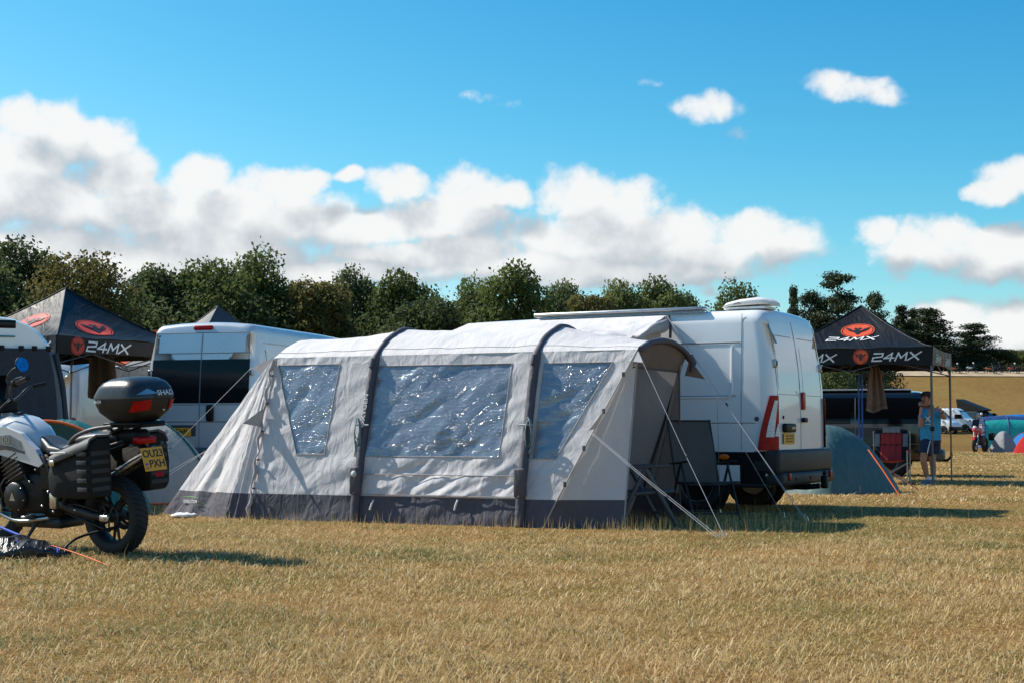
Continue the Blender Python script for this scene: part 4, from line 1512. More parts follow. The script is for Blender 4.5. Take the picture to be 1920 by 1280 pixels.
def white_van():
    v = Van('panel_van', 'large white high-roof panel van parked behind the grey awning, rear doors to the right', 'vans parked in the field',
            VAN_CORNER, R(90) - VAN_A, L=6.25, W=2.07, H=2.47, corner_side=-1, lean=.15, cr=.17, tumble=.06)
    r, W2 = v.root, 2.07 / 2
    v.cab()
    # pressed panels and seams of the side
    v.side_line([(.40, 2.42), (.40, .76)])
    v.side_line([(.42, 2.07), (3.4, 2.07)], .009)
    v.side_line([(.42, 2.05), (3.4, 2.05)], .007, 'white_paint', 'pressing')
    v.side_line([(.52, 2.02), (.52, 1.46), (.56, 1.40), (2.2, 1.40)], .020, 'white_paint', 'pressing')
    v.side_line([(.47, 1.42), (2.4, 1.42)], .006)
    v.side_line([(.22, 1.09), (2.6, 1.09)], .006)
    v.side_line([(2.0, 2.4), (2.0, .7)])
    v.side_line([(3.35, 2.4), (3.35, .6)])
    v.side_panel((1.60, 2.7, 1.385, 1.43), .012, 'door_rail', 'black_plastic')
    MB().lathe([(.028, 0), (.028, .012), (.02, .016), (0, .016)], 16, Matrix.Translation(v.sp(.20, 1.14)) @ Matrix.Rotation(R(-90), 4, 'Y')).build('side_cap', M['grey_plastic'], r)
    # black lower cladding
    v.side_panel((.10, 3.9, .34, .74), .012, 'sill_cladding', 'black_plastic')
    v.side_panel((.42, .78, .36, .58), .020, 'sill_panel', 'white_paint')
    MB().ball((0, 0, 0), (.012, .07, .035), 14, 8, Matrix.Translation(v.sp(.62, .68, .018))).build('side_marker', M['orange_lens'], r)
    # tail lamps wrap the corners
    for sg in (-1, 1):
        def lamp(a, b, out=.034, z0=.76, z1=1.42, sg=sg, wide=1.0):
            z = lerp(z0, z1, b)
            t = a
            ang = R(lerp(4 + 34 * b ** 1.6, 82, t))
            rr = .15
            cx, cy = W2 - .15, .15
            y0 = cy - (rr + out) * math.sin(ang) + lerp(.045, 0, b) * (1 - t)
            return Vector((sg * (cx + (rr + out) * math.cos(ang) - .012 * b), y0 + v.rear(z), z))
        tl = MB().grid(lamp, 12, 20).build('tail_lamp', M['red_lens'], r)
        MB().grid(lambda a, b: lamp(lerp(.34, .70, a) + .06 * b, b, .042, .92, 1.36), 6, 14).build('lamp_lens', M['clear_lens'], tl)
        MB().grid(lambda a, b: lamp(lerp(.74, .97, a), b, .042, .93, 1.08), 4, 6).build('lamp_lens', M['clear_lens'], tl)
        for z in (.70, 1.78):
            v.hinge(sg * (W2 - .16), z + .03)
        v.rear_line([(sg * (W2 - .19), .76), (sg * (W2 - .19), 2.34)])
        v.rear_panel((sg * .46 - .33, sg * .46 + .33, 1.49, 2.06), .003, 'door_pressing', 'white_paint')
        v.rear_line([(sg * .12, 2.16), (sg * .80, 2.16)], .005, 'gold_seam')
        v.rear_line([(sg * .10, 1.44), (sg * .84, 1.44)], .004, 'gold_seam')
    v.rear_line([(0, .76), (0, 2.36)], .005)
    MB().rbox((0, 0, 0), (.12, .03, .22), .02, 3, Matrix.Translation(v.rp(.08, 1.37, .012))).build('third_brake_lamp', M['red_lens'], r)
    h = MB().rbox((0, 0, 0), (.38, .06, .11), .025, 3, Matrix.Translation(v.rp(-.52, 1.03, .03))).build('plate_housing', M['black_plastic'], r)
    bd = MB()                                        # too blurred to read in the photograph
    for k in range(7):
        bd.box((-.02 + .021 * k, 0, 0), (.013, .026, .004), frame(v.rp(-.50, 1.03, .063), (1, 0, 0), (0, 0, 1)))
    bd.build('badge', M['metal'], h)
    Tp = frame(v.rp(-.50, .90, .02), (1, 0, 0), (0, 0, 1))
    pl = plate(r, Tp, None, .40, .13)
    ms = MB()
    for k in range(6):
        for q in range(3):
            ms.box((-.125 + .050 * k + .004 * math.sin(5 * k + q), .034 - .034 * q, .006), (.026, .020, .003), Tp)
    ms.build('blurred_marks', M['ink'], pl)
    MB().rbox((0, 0, 0), (.14, .05, .06), .02, 3, Matrix.Translation(v.rp(.07, 1.13, .03))).build('door_handle', M['black_plastic'], r)
    MB().lathe([(.02, 0), (.02, .01), (0, .012)], 12, frame(v.rp(-.66, 1.16, .0), (1, 0, 0), (0, 0, 1))).build('lock', M['black_plastic'], r)
    # bumper, tow bar
    MB().rbox((0, .10, .62), (2.09, .36, .29), .05, 4).build('rear_bumper', M['bumper'], r)
    MB().rbox((0, .06, .41), (2.04, .36, .15), .04, 4).build('lower_bumper', M['bumper'], r)
    MB().rbox((-.80, -.128, .44), (.09, .02, .09), .01, 2).build('reflector', M['red_lens'], r)
    MB().rbox((.80, -.128, .44), (.09, .02, .09), .01, 2).build('reflector', M['red_lens'], r)
    for x in (-.55, 0, .55):
        MB().lathe([(.022, 0), (.022, .008), (0, .01)], 12, Matrix.Translation((x, -.12, .41)) @ Matrix.Rotation(R(90), 4, 'X')).build('parking_sensor', M['black_plastic'], r)
    tb = MB().tube([(0, .3, .30), (0, -.05, .29), (0, -.24, .31)], .035, 8)
    tb.box((0, .1, .30), (1.1, .08, .08))
    tb.rbox((.0, -.30, .36), (.10, .08, .16), .02, 2)
    tb.ball((0, -.30, .47), .028)
    tb.build('tow_bar', M['black_plastic'], r)
    v.side_line([(.05, .335), (3.9, .335)], .03, 'dark_metal', 'sill_edge')
    # roof: awning rail and white vent dome
    MB().rbox((-W2 + .12, 2.1, 2.50), (.16, 2.4, .05), .02, 2).build('awning_rail', M['alloy'], r)
    vent = MB()
    prof = [(.0, .03), (.08, .10), (.30, .16), (.55, .19), (.72, .16), (.78, .10)]
    rings = []
    for k, (y, h_) in enumerate(prof):
        w = .22 + .03 * math.sin(k)
        rings.append([(-w, y, .05 + h_ * .3), (-w * .85, y, .05 + h_), (0, y, .06 + h_ * 1.06), (w * .85, y, .05 + h_), (w, y, .05 + h_ * .3)])
    vent.loft([[(a, .78 - b, c) for a, b, c in rg] for rg in rings], True, True)
    vent.rbox((0, .42, .04), (.40, .70, .05), .05, 3)
    vo = vent.build('roof_vent', M['white_print'], r)
    vo.location = (-.45, .16, 2.49)
    vo.scale = (1, .80, .62)
    MB().prism([(-.06, -.02), (-.02, .02), (0, 0), (.03, .035), (.07, -.02), (.045, -.01), (.03, .01), (0, -.012), (-.02, 0)], .004,
               frame((-.245, .52, .12), (0, -1, .15), (0, .1, 1))).build('emblem', M['grey_plastic'], vo)


def silver_van():
    R_corner = Vector((-4.03, 23.7, 0))
    v = Van('panel_van', 'silver high-roof camper van with dark rear windows, behind the left end of the awning', 'vans parked in the field',
            R_corner, R(-16), L=6.0, W=2.05, H=2.70, paint='silver_paint', corner_side=1, lean=.12, cr=.16, tumble=.16)
    r, W2 = v.root, 2.05 / 2
    v.cab()
    for sg in (-1, 1):
        x0, x1 = sorted((sg * .012, sg * .86))
        v.rear_panel((x0, x1, 1.43, 2.13), .010, 'rear_window', 'dark_glass')
        v.rear_panel((x0 + .01, x1 - .09, 2.24, 2.50) if sg > 0 else (x0 + .09, x1 - .01, 2.24, 2.50), .004, 'upper_panel', 'silver_paint')
        v.rear_line([(sg * .88, .72), (sg * .83, 2.56)], .008)
        v.hinge(sg * .90, 1.92)
        v.hinge(sg * .90, .95)
        MB().rbox((0, 0, 0), (.12, .06, .62), .03, 3, Matrix.Translation(v.rp(sg * (W2 - .07), 1.05, .01))).build('tail_lamp', M['red_lens'], r)
    v.rear_line([(0, .72), (0, 2.56)], .009)
    v.rear_line([(-.82, 2.56), (.82, 2.56)], .008)
    v.rear_line([(-.86, 2.23), (.86, 2.23)], .007)
    v.rear_line([(-.88, 1.405), (.88, 1.405)], .008, 'alloy', 'waist_trim')
    v.rear_line([(-.88, 1.13), (.88, 1.13)], .010)
    MB().rbox((0, 0, 0), (.34, .04, .07), .02, 3, Matrix.Translation(v.rp(0, 2.64, .01))).build('third_brake_lamp', M['red_lens'], r)
    MB().rbox((0, 0, 0), (.13, .07, .26), .05, 4, Matrix.Translation(v.rp(.20, 1.27, .03))).build('door_handle', M['black_plastic'], r)
    v.rear_panel((-.80, -.06, .90, 1.08), .006, 'plate_recess', 'grey_plastic')
    Tp = frame(v.rp(-.43, .97, .03), (1, 0, 0), (0, 0, 1))
    pl = plate(r, Tp, None, .60, .13)
    put_text('20 GHP', .125, Tp @ Matrix.Translation((.055, 0, .006)), M['ink'], pl, sx=.85, depth=.002, bold=.0015)
    MB().rbox((0, .02, .55), (2.03, .24, .34), .08, 4).build('rear_bumper', M['grey_plastic'], r)
    v.side_line([(.4, 2.40), (4.0, 2.40)], .008, 'silver_paint', 'pressing', 1)
    v.side_line([(.45, 2.3), (.45, .7)], .006, 'seam', 'seam', 1)
    v.side_line([(.4, 1.32), (4.0, 1.32)], .008, 'seam', 'seam', 1)


def plain_van(name, label, corner, ang, side, paint, L, W, H, group='vans parked in the field', **kw):
    v = Van(name, label, group, corner, ang, L=L, W=W, H=H, paint=paint, corner_side=side, **kw)
    v.cab()
    for sg in (-1, 1):
        MB().rbox((0, 0, 0), (.10, .06, .5), .03, 3, Matrix.Translation(v.rp(sg * (W / 2 - .06), .98, .012))).build('tail_lamp', M['red_lens'], v.root)
        v.rear_line([(sg * (W / 2 - .13), .7), (sg * (W / 2 - .15), H - .2)])
        v.rear_panel((min(sg * .05, sg * .75), max(sg * .05, sg * .75), 1.25, min(H - .35, 1.8)), .006, 'rear_window', 'dark_glass')
    v.rear_line([(0, .7), (0, H - .18)])
    MB().rbox((0, .02, .52), (W - .04, .22, .26), .08, 4).build('rear_bumper', M['grey_plastic'], v.root)
    return v


white_van()
silver_van()
# ------------------------------------------------------------------ the touring motorcycle in the foreground
M['bike_white'] = mat('bike_white', (.66, .67, .68), .25, coat=.6, var=.03)
M['bike_grey'] = mat('bike_grey', (.20, .24, .28), .3, coat=.5)
M['seat_vinyl'] = mat('seat_vinyl', (.030, .032, .036), .42, bump=.2, bscale=260, var=.15)
M['bag_cloth'] = mat('bag_cloth', (.006, .006, .007), .85, bump=.5, bscale=400, var=.3, wrinkle=.4, wscale=9)
M['bag_lid'] = mat('bag_lid', (.075, .075, .077), .6, bump=.15, bscale=200, var=.1)
M['webbing'] = mat('webbing', (.035, .036, .038), .7, bump=.3, bscale=300)
M['box_lid'] = mat('box_lid', (.030, .031, .034), .30, var=.15, vscale=30, bump=.15, bscale=240)
M['box_shell'] = mat('box_shell', (.008, .008, .009), .55, bump=.25, bscale=300)
M['mirror_glass'] = mat('mirror_glass', (.05, .30, .62), .05, metal=.9)


def spoke_wheel(parent, name, y, r, tw, z=None, steer=0., rimr=.70):
    e = bpy.data.objects.new(name, None)
    COL.objects.link(e)
    e.parent = parent
    e.location = (0, y, r if z is None else z)
    e.rotation_euler = (0, 0, steer)
    T = Matrix.Rotation(R(90), 4, 'Y')
    MB().lathe([(r * rimr, -tw * .42), (r * .80, -tw * .50), (r * .90, -tw * .48), (r * .965, -tw * .33), (r * .995, -tw * .12), (r, 0), (r * .995, tw * .12), (r * .965, tw * .33), (r * .90, tw * .48), (r * .80, tw * .50), (r * rimr, tw * .42), (r * rimr * .98, 0)], 48, T, True).build('tyre', M['tyre'], e)
    tread = MB()
    for k in range(44):
        a = 2 * math.pi * k / 44
        for sg in (-1, 1):
            p = [T @ (Matrix.Rotation(a + sg * q * .10, 4, 'Z') @ Vector((r * rr, 0, sg * tw * w))) for q, rr, w in ((0, 1.0005, .05), (.5, .993, .24), (1, .945, .42))]
            tread.tube(p, .0032, 4)
    tread.build('tread', M['ink'], e)
    mb = MB().lathe([(r * rimr, -tw * .40), (r * .64, -tw * .30), (r * .62, 0), (r * .64, tw * .30), (r * rimr, tw * .40), (r * rimr * .985, 0)], 40, T, True)
    mb.lathe([(0, -.07), (.05, -.07), (.055, 0), (.05, .07), (0, .07)], 20, T)
    for k in range(5):
        for q in (-.16, .16):
            a = 2 * math.pi * k / 5
            d0 = T @ (Matrix.Rotation(a + q * .5, 4, 'Z') @ Vector((.045, 0, 0)))
            d1 = T @ (Matrix.Rotation(a + q, 4, 'Z') @ Vector((r * .63, 0, 0)))
            mb.tube([d0, d1], [.016, .011], 6)
    mb.build('rim', M['dark_metal'], e)
    return e, T


def motorcycle():
    root = thing('motorcycle', 'white and black touring motorcycle with black top box and panniers on the left', 'motorcycle', tuple(GND(224, 12.15)), 0)
    root.rotation_euler = (0, R(-4), R(57))
    MW = Matrix.Translation(root.location) @ root.rotation_euler.to_matrix().to_4x4()
    inv = MW.inverted()

    def B(px, py, x):
        o, d = inv @ EYEV, inv.to_3x3() @ ray(px, py)
        return o + d * ((x - o.x) / d.x)

    def part(mb, name, m, parent=None):
        return mb.build(name, M[m], parent or root)
    # wheels
    we, T = spoke_wheel(root, 'rear_wheel', 0, .322, .16)
    sp = MB().lathe([(.10, -.085), (.115, -.08), (.115, -.075), (.10, -.07)], 36, T, True)
    for k in range(5):
        sp.box((.075, 0, -.078), (.07, .018, .006), T @ Matrix.Rotation(k * 1.2566, 4, 'Z'))
    sp.build('sprocket', M['dark_metal'], we)
    MB().lathe([(.07, .08), (.125, .08), (.125, .086), (.07, .086)], 36, T, True).build('brake_disc', M['metal'], we)
    fe, T2 = spoke_wheel(root, 'front_wheel', 1.56, .34, .11, steer=R(22))
    MB().lathe([(.09, -.07), (.15, -.07), (.15, -.076), (.09, -.076)], 36, T2, True).build('brake_disc', M['metal'], fe)
    # fork
    for sg in (-1, 1):
        mb = MB().tube([(sg * .10, 1.56 - .035 * sg, .34), (sg * .10, 1.40 - .035 * sg, .78), (sg * .10, 1.26 - .03 * sg, 1.16)], [.030, .032, .024], 10)
        part(mb, 'fork_leg', 'dark_metal')
    part(MB().grid(lambda a, b: (lerp(-.07, .07, a) * (1 - .3 * abs(b - .5)), 1.56 + .37 * math.cos(lerp(.5, 2.6, b)), .34 + .37 * math.sin(lerp(.5, 2.6, b)) + .01 * math.sin(math.pi * a)), 6, 14), 'mudguard', 'black_plastic')
    # swing arm, chain guard, hugger
    for sg in (-1, 1):
        part(MB().tube([(sg * .115, -.05, .315), (sg * .12, .12, .33), (sg * .125, .34, .37), (sg * .12, .56, .43)], [.026, .034, .040, .045], 8), 'swing_arm', 'dark_metal')
    part(MB().tube([(-.085, -.02, .435), (-.09, .25, .47), (-.09, .55, .49)], .022, 6, flat=.5), 'chain_guard', 'black_plastic')
    part(MB().tube([(-.085, -.02, .205), (-.085, .30, .29), (-.085, .58, .36)], .010, 5), 'chain', 'dark_metal')
    part(MB().grid(lambda a, b: (lerp(-.085, .085, a), .36 * math.cos(lerp(.35, 1.5, b)), .322 + .36 * math.sin(lerp(.35, 1.5, b)) + .012 * math.sin(math.pi * a)), 6, 10), 'hugger', 'black_plastic')
    part(MB().rbox((-.14, -.02, .315), (.03, .10, .05), .01, 2), 'axle_block', 'metal')
    # engine
    eng = part(MB().rbox((0, .86, .50), (.36, .50, .34), .07, 4), 'engine', 'black_plastic')
    mb = MB()
    T3 = Matrix.Translation((0, 1.02, .72)) @ Matrix.Rotation(R(-24), 4, 'X')
    mb.rbox((0, 0, 0), (.40, .22, .30), .04, 3, T3)
    for k in range(6):
        mb.rbox((0, 0, -.10 + .035 * k), (.42, .24, .010), .004, 1, T3)
    mb.build('cylinder_head', M['dark_metal'], eng)
    T4 = Matrix.Translation((-.175, .98, .47)) @ Matrix.Rotation(R(-90), 4, 'Y')
    cv = MB().lathe([(.125, 0), (.125, .03), (.11, .05), (.05, .055), (0, .055)], 28, T4).build('alternator_cover', M['dark_metal'], eng)
    MB().prism([(-.035, .03), (.035, .03), (0, -.045)], .003, T4 @ Matrix.Translation((0, 0, .055)) @ Matrix.Rotation(R(90), 4, 'Z')).build('badge', M['alloy'], eng)
    for k in range(7):
        a = k * .9
        MB().lathe([(.008, 0), (.008, .012), (0, .014)], 8, T4 @ Matrix.Translation((.115 * math.cos(a), .115 * math.sin(a), .03))).build('bolt', M['metal'], eng)
    part(MB().rbox((0, .62, .48), (.30, .24, .36), .06, 3), 'gearbox', 'black_plastic')
    part(MB().rbox((0, .80, .25), (.28, .58, .08), .03, 3), 'bash_plate', 'dark_metal')
    part(MB().rbox((0, 1.30, .66), (.36, .08, .38), .03, 3), 'radiator', 'black_plastic')
    for sg in (-1, 1):
        part(MB().tube(smooth_path([(sg * .16, .62, .30), (sg * .24, .95, .28), (sg * .27, 1.22, .42), (sg * .26, 1.30, .66), (sg * .20, 1.25, .84)], 6), .014, 8), 'crash_bar', 'alloy')
        part(MB().tube(smooth_path([(sg * .17, .48, .46), (sg * .18, .62, .78), (sg * .16, .9, .83), (sg * .13, 1.22, .96)], 5), .021, 8), 'frame_tube', 'dark_metal')
        part(MB().tube([(sg * .12, .55, .66), (sg * .13, .2, .83), (sg * .12, -.25, .93)], .015, 8), 'subframe_tube', 'dark_metal')
    part(MB().rbox((0, .62, .72), (.26, .42, .22), .05, 3), 'airbox', 'black_plastic')
    part(MB().rbox((-.17, .55, .66), (.03, .26, .26), .014, 3), 'side_cover', 'black_plastic')
    # tank
    rings = []
    for y, w, zt, zb in ((.76, .08, .93, .84), (.80, .125, .985, .79), (.90, .165, 1.075, .765), (1.02, .19, 1.13, .76), (1.15, .20, 1.15, .77), (1.28, .19, 1.12, .80), (1.40, .13, 1.04, .86)):
        zc, h = (zt + zb) / 2, (zt - zb) / 2
        rings.append([(w * math.copysign(abs(math.cos(a)) ** .75, math.cos(a)), y, zc + h * math.copysign(abs(math.sin(a)) ** .8, math.sin(a))) for a in np.linspace(0, 2 * math.pi, 24, endpoint=False)])
    tank = part(MB().loft(rings, True, True), 'tank', 'bike_white')
    MB().lathe([(.045, 0), (.045, .012), (.03, .018), (0, .018)], 20, Matrix.Translation((0, 1.12, 1.148))).build('fuel_cap', M['dark_metal'], tank)

    def plate_px(pts, x, name, m, parent, th=.02):
        P = [B(px, py, x) for px, py in pts]
        n = len(P)
        q = [p + Vector((th, 0, 0)) for p in P]
        mb = MB().add(P + q, [tuple(range(n)), tuple(range(2 * n - 1, n - 1, -1))] + [(i, (i + 1) % n, n + (i + 1) % n, n + i) for i in range(n)])
        return mb.build(name, M[m], parent)
    plate_px([(-40, 838), (0, 852), (30, 861), (72, 875), (80, 868), (66, 842), (50, 826), (38, 812), (10, 800), (-40, 800)], -.205, 'tank_panel', 'bike_white', tank, .05)
    plate_px([(-30, 822), (0, 816), (18, 814), (38, 826), (42, 842), (20, 834), (0, 832), (-30, 838)], -.209, 'stripe', 'bike_grey', tank, .004)
    plate_px([(-30, 836), (0, 833), (20, 836), (44, 845), (46, 850), (10, 842), (-30, 846)], -.212, 'stripe', 'grey_plastic', tank, .004)
    c = B(11, 824, -.216)
    T5 = frame(c, (0, -1, -.05), (0, 0, 1))
    put_text('00', .085, T5, M['alloy'], tank, sx=1.3, depth=.004)
    # seat
    rings = []
    for y, w, zt, zb in ((.80, .07, .97, .86), (.74, .11, .965, .82), (.62, .15, .90, .80), (.46, .17, .885, .80), (.36, .165, .92, .82), (.27, .15, .985, .84), (.10, .15, 1.0, .88), (-.06, .13, 1.0, .90), (-.14, .10, .985, .92)):
        zc, h = (zt + zb) / 2, (zt - zb) / 2
        rings.append([(w * math.copysign(abs(math.cos(a)) ** .55, math.cos(a)), y, zc + h * math.copysign(abs(math.sin(a)) ** .6, math.sin(a))) for a in np.linspace(0, 2 * math.pi, 24, endpoint=False)])
    seat = part(MB().loft(rings, True, True), 'seat', 'seat_vinyl')
    MB().tube([(-.155, .34, .88), (-.10, .34, .925), (0, .34, .935), (.10, .34, .925), (.155, .34, .88)], .007, 6).build('piping', M['grey_plastic'], seat)
    # panniers
    for sg in (-1, 1):
        def bag(y, k):
            x0, x1 = .19, .42
            prof = [(x0, .50), (x1 - .03, .50), (x1, .54), (x1 + .01, .72), (x1 - .02, .90), (x1 - .08, .945), (x0, .945)]
            return [(sg * (lerp(.33, x, k)), y, lerp(.72, z, k) - .30 * (y + .05) * max(0, z - .5) / .45) for x, z in prof]
        bg = part(MB().loft([bag(.30, .84), bag(.28, .97), bag(.18, 1.0), bag(0, 1.0), bag(-.08, 1.0), bag(-.16, .98), bag(-.19, .9)], True, True), 'pannier', 'bag_cloth')
        MB().loft([[(sg * x, y, z - .30 * (y + .05)) for x, z in ((.18, .955), (.33, .962), (.405, .93), (.438, .86), (.430, .855), (.39, .915), (.32, .945), (.18, .94))] for y in (.29, .15, -.05, -.175)], True, True).build('pannier_lid', M['bag_lid' if sg < 0 else 'bag_lid'], bg)
        for k in range(5):
            MB().rbox((sg * .31, -.187, .575 + .07 * k), (.18, .010, .034), .002, 2).build('webbing_strap', M['webbing'], bg)
        for k in range(5):
            MB().rbox((sg * .430, -.11, .575 + .07 * k), (.008, .11, .034), .002, 2).build('webbing_strap', M['webbing'], bg)
        MB().rbox((sg * .426, .16, .86), (.012, .18, .016), .004, 2).build('reflective_strip', M['white_print'], bg)
        MB().rbox((sg * .442, .22, .78), (.02, .055, .045), .008, 2).build('buckle', M['metal'], bg)
    # tail: rack, grab rails, lamp, plate
    part(MB().rbox((0, -.27, 1.055), (.24, .42, .03), .012, 2), 'rack_plate', 'black_plastic')
    part(MB().rbox((0, -.14, .96), (.16, .44, .12), .04, 3), 'tail_unit', 'black_plastic')
    for sg in (-1, 1):
        part(MB().tube(smooth_path([(sg * .13, .38, .90), (sg * .19, .22, .975), (sg * .20, .02, 1.03), (sg * .15, -.16, 1.05)], 5), .017, 8), 'grab_rail', 'grey_plastic')
        part(MB().tube([(sg * .09, -.05, .97), (sg * .10, -.22, 1.04)], .018, 6), 'rack_stay', 'black_plastic')
        part(MB().tube([(sg * .11, -.12, 1.01), (sg * .15, -.12, 1.02)], .018, 8), 'rack_bolt', 'metal')
        ind = part(MB().tube([(sg * .05, -.36, .90), (sg * .14, -.38, .90)], .010, 6), 'indicator', 'black_plastic')
        MB().ball((sg * .16, -.38, .90), (.022, .014, .014), 10, 8).build('indicator_lens', M['grey_plastic'], ind)
    part(MB().rbox((0, -.36, .935), (.19, .09, .055), .02, 3), 'tail_lamp', 'red_lens')
    part(MB().tube([(0, -.20, .95), (0, -.38, .86), (0, -.44, .70)], [.05, .035, .03], 8, flat=.5), 'plate_hanger', 'black_plastic')
    Tp = frame((0, -.455, .785), (1, 0, 0), (0, .30, 1)) @ Matrix.Rotation(R(0), 4, 'Z')
    pl = part(MB().rbox((0, 0, 0), (.228, .190, .006), .01, 2, Tp), 'number_plate', 'plate_yellow')
    put_text('OU23', .086, Tp @ Matrix.Translation((.0, .042, .005)), M['ink'], pl, sx=1.0, depth=.002, bold=.001)
    put_text('PXH', .086, Tp @ Matrix.Translation((.022, -.042, .005)), M['ink'], pl, sx=1.0, depth=.002, bold=.001)
    put_text('UK', .026, Tp @ Matrix.Translation((-.088, -.072, .005)), M['bike_grey'], pl, depth=.002)
    MB().rbox((-.088, -.038, .004), (.026, .018, .003), .003, 1, Tp).build('flag', M['rope_blue'], pl)
    MB().rbox((.02, -.125, 0), (.08, .04, .012), .006, 1, Tp).build('reflector', M['red_lens'], pl)
    # exhaust on the far side
    part(MB().tube([(.20, .42, .50), (.215, .25, .60), (.215, .05, .69), (.215, -.26, .82)], [.03, .05, .058, .055], 14), 'exhaust', 'metal')
    part(MB().tube([(.215, -.26, .82), (.215, -.30, .837)], [.05, .040], 14), 'exhaust_tip', 'dark_metal')
    # pegs, stand
    part(MB().rbox((-.235, .46, .455), (.05, .07, .13), .014, 2), 'pillion_peg', 'metal')
    part(MB().tube([(-.16, .44, .42), (-.20, .30, .62)], .012, 6), 'peg_bracket', 'dark_metal')
    part(MB().rbox((-.235, .78, .315), (.12, .05, .022), .008, 2), 'footpeg', 'alloy')
    part(MB().tube([(-.15, .74, .30), (-.24, .80, .14), (-.32, .84, .012)], [.018, .014, .014], 8), 'side_stand', 'dark_metal')
    part(MB().rbox((-.33, .84, .012), (.07, .09, .015), .006, 2), 'stand_foot', 'dark_metal')
    # front end
    rings = []
    for y, w, zt, zb in ((1.34, .15, 1.18, .92), (1.48, .17, 1.20, .88), (1.62, .13, 1.13, .90), (1.74, .06, 1.03, .93)):
        zc, h = (zt + zb) / 2, (zt - zb) / 2
        rings.append([(w * math.cos(a), y, zc + h * math.sin(a)) for a in np.linspace(0, 2 * math.pi, 18, endpoint=False)])
    part(MB().loft(rings, True, True), 'fairing', 'bike_white')
    part(MB().grid(lambda a, b: (lerp(-.16, .16, a) * (1 - .3 * b), 1.56 - .16 * b + .05 * math.sin(math.pi * a), lerp(1.16, 1.48, b)), 8, 8), 'windscreen', 'dark_glass')
    g0, g1 = B(22, 722, -.22), B(52, 708, -.37)
    st = Vector((0, 1.22, 1.27))
    part(MB().tube(smooth_path([(0, 1.20, 1.26), (-.10, 1.12, 1.30), tuple(g0), tuple(g1)], 5), .012, 8), 'handlebar', 'dark_metal')
    part(MB().tube(smooth_path([(0, 1.20, 1.26), (.10, 1.24, 1.30), (.24, 1.30, 1.36), (.42, 1.32, 1.38)], 5), .012, 8), 'handlebar', 'dark_metal')
    part(MB().tube([g0.lerp(g1, .35), g0.lerp(g1, .9), g1], [.019, .018, .021], 10), 'grip', 'black_plastic')
    part(MB().tube([(.30, 1.31, 1.37), (.43, 1.32, 1.385)], .019, 10), 'grip', 'black_plastic')
    part(MB().rbox((0, 0, 0), (.06, .06, .055), .015, 2, Matrix.Translation(g0.lerp(g1, .22))), 'switchgear', 'black_plastic')
    lv = g0.lerp(g1, .15)
    part(MB().tube(smooth_path([lv + Vector((0, .04, .01)), lv.lerp(g1, .5) + Vector((0, .07, .02)), g1 + Vector((-.01, .05, .01))], 5), .006, 6), 'clutch_lever', 'dark_metal')
    m1, m2 = B(36, 712, -.26), B(42, 683, -.36)
    mr = part(MB().tube(smooth_path([g0 + Vector((0, .02, .01)), B(12, 712, -.28), B(24, 692, -.32), m2 + Vector((.05, .03, -.01))], 5), .008, 6), 'mirror_stalk', 'dark_metal')
    Tm = frame(m2, (1, .0, 0), (0, .15, 1))
    MB().lathe([(.0, -.03), (.05, -.028), (.066, -.012), (.066, 0)], 22, Tm).build('mirror_back', M['black_plastic'], mr)
    MB().lathe([(.060, .0015), (0, .0015)], 22, Tm).build('mirror_glass', M['mirror_glass'], mr)
    part(MB().rbox((0, 1.28, 1.22), (.18, .06, .12), .02, 2), 'instrument_panel', 'black_plastic')

    # hoses, shock absorber, fasteners
    for k, (pts, r) in enumerate([([(-.06, 1.14, 1.28), (-.14, 1.26, 1.16), (-.13, 1.30, .98), (-.10, 1.24, .80)], .006), ([(-.10, 1.10, 1.30), (-.20, 1.22, 1.12), (-.16, 1.18, .90)], .005),
                                  ([(-.13, .55, .40), (-.15, .30, .42), (-.14, .05, .37)], .006), ([(-.16, .92, .74), (-.19, .84, .62), (-.17, .72, .55)], .010), ([(-.17, 1.08, .66), (-.20, 1.16, .54), (-.16, 1.12, .42)], .012)]):
        part(MB().tube(smooth_path(pts, 5), r, 6), 'hose', 'ink')
    sh_ = MB().tube([(-.03, .50, .46), (-.02, .40, .80)], .028, 10)
    for k in range(7):
        c_ = Vector((-.03, .50, .46)).lerp(Vector((-.02, .40, .80)), .15 + .1 * k)
        sh_.tube([c_ + Vector((.045 * math.cos(q), .042 * math.sin(q), .012 * q / 6.28)) for q in np.linspace(0, 6.28, 12)], .006, 5)
    part(sh_, 'shock_absorber', 'dark_metal')
    for (bx, by, bz) in ((-.185, .58, .52), (-.185, .66, .40), (-.19, .52, .36), (-.155, .30, .375), (-.19, .80, .60), (-.19, 1.05, .60), (-.135, .12, .33), (-.19, .72, .70)):
        part(MB().lathe([(.011, 0), (.011, .010), (.006, .013), (0, .013)], 8, Matrix.Translation((bx, by, bz)) @ Matrix.Rotation(R(-90), 4, 'Y')), 'bolt', 'metal')

    # top box
    def ringz(z, sx, yf, yr, p=3.2):
        yc, hy = (yf + yr) / 2, (yf - yr) / 2
        return [(sx * math.copysign(abs(math.cos(a)) ** (2 / p), math.cos(a)), yc + hy * math.copysign(abs(math.sin(a)) ** (2 / p), math.sin(a)), z) for a in np.linspace(0, 2 * math.pi, 44, endpoint=False)]
    P5 = 4.6
    shell = part(MB().loft([ringz(1.082, .125, -.13, -.39, P5), ringz(1.095, .150, -.10, -.42, P5), ringz(1.16, .212, -.03, -.485, P5), ringz(1.235, .240, .0, -.515, P5), ringz(1.272, .243, .002, -.518, P5)], True, True), 'top_box', 'box_shell')
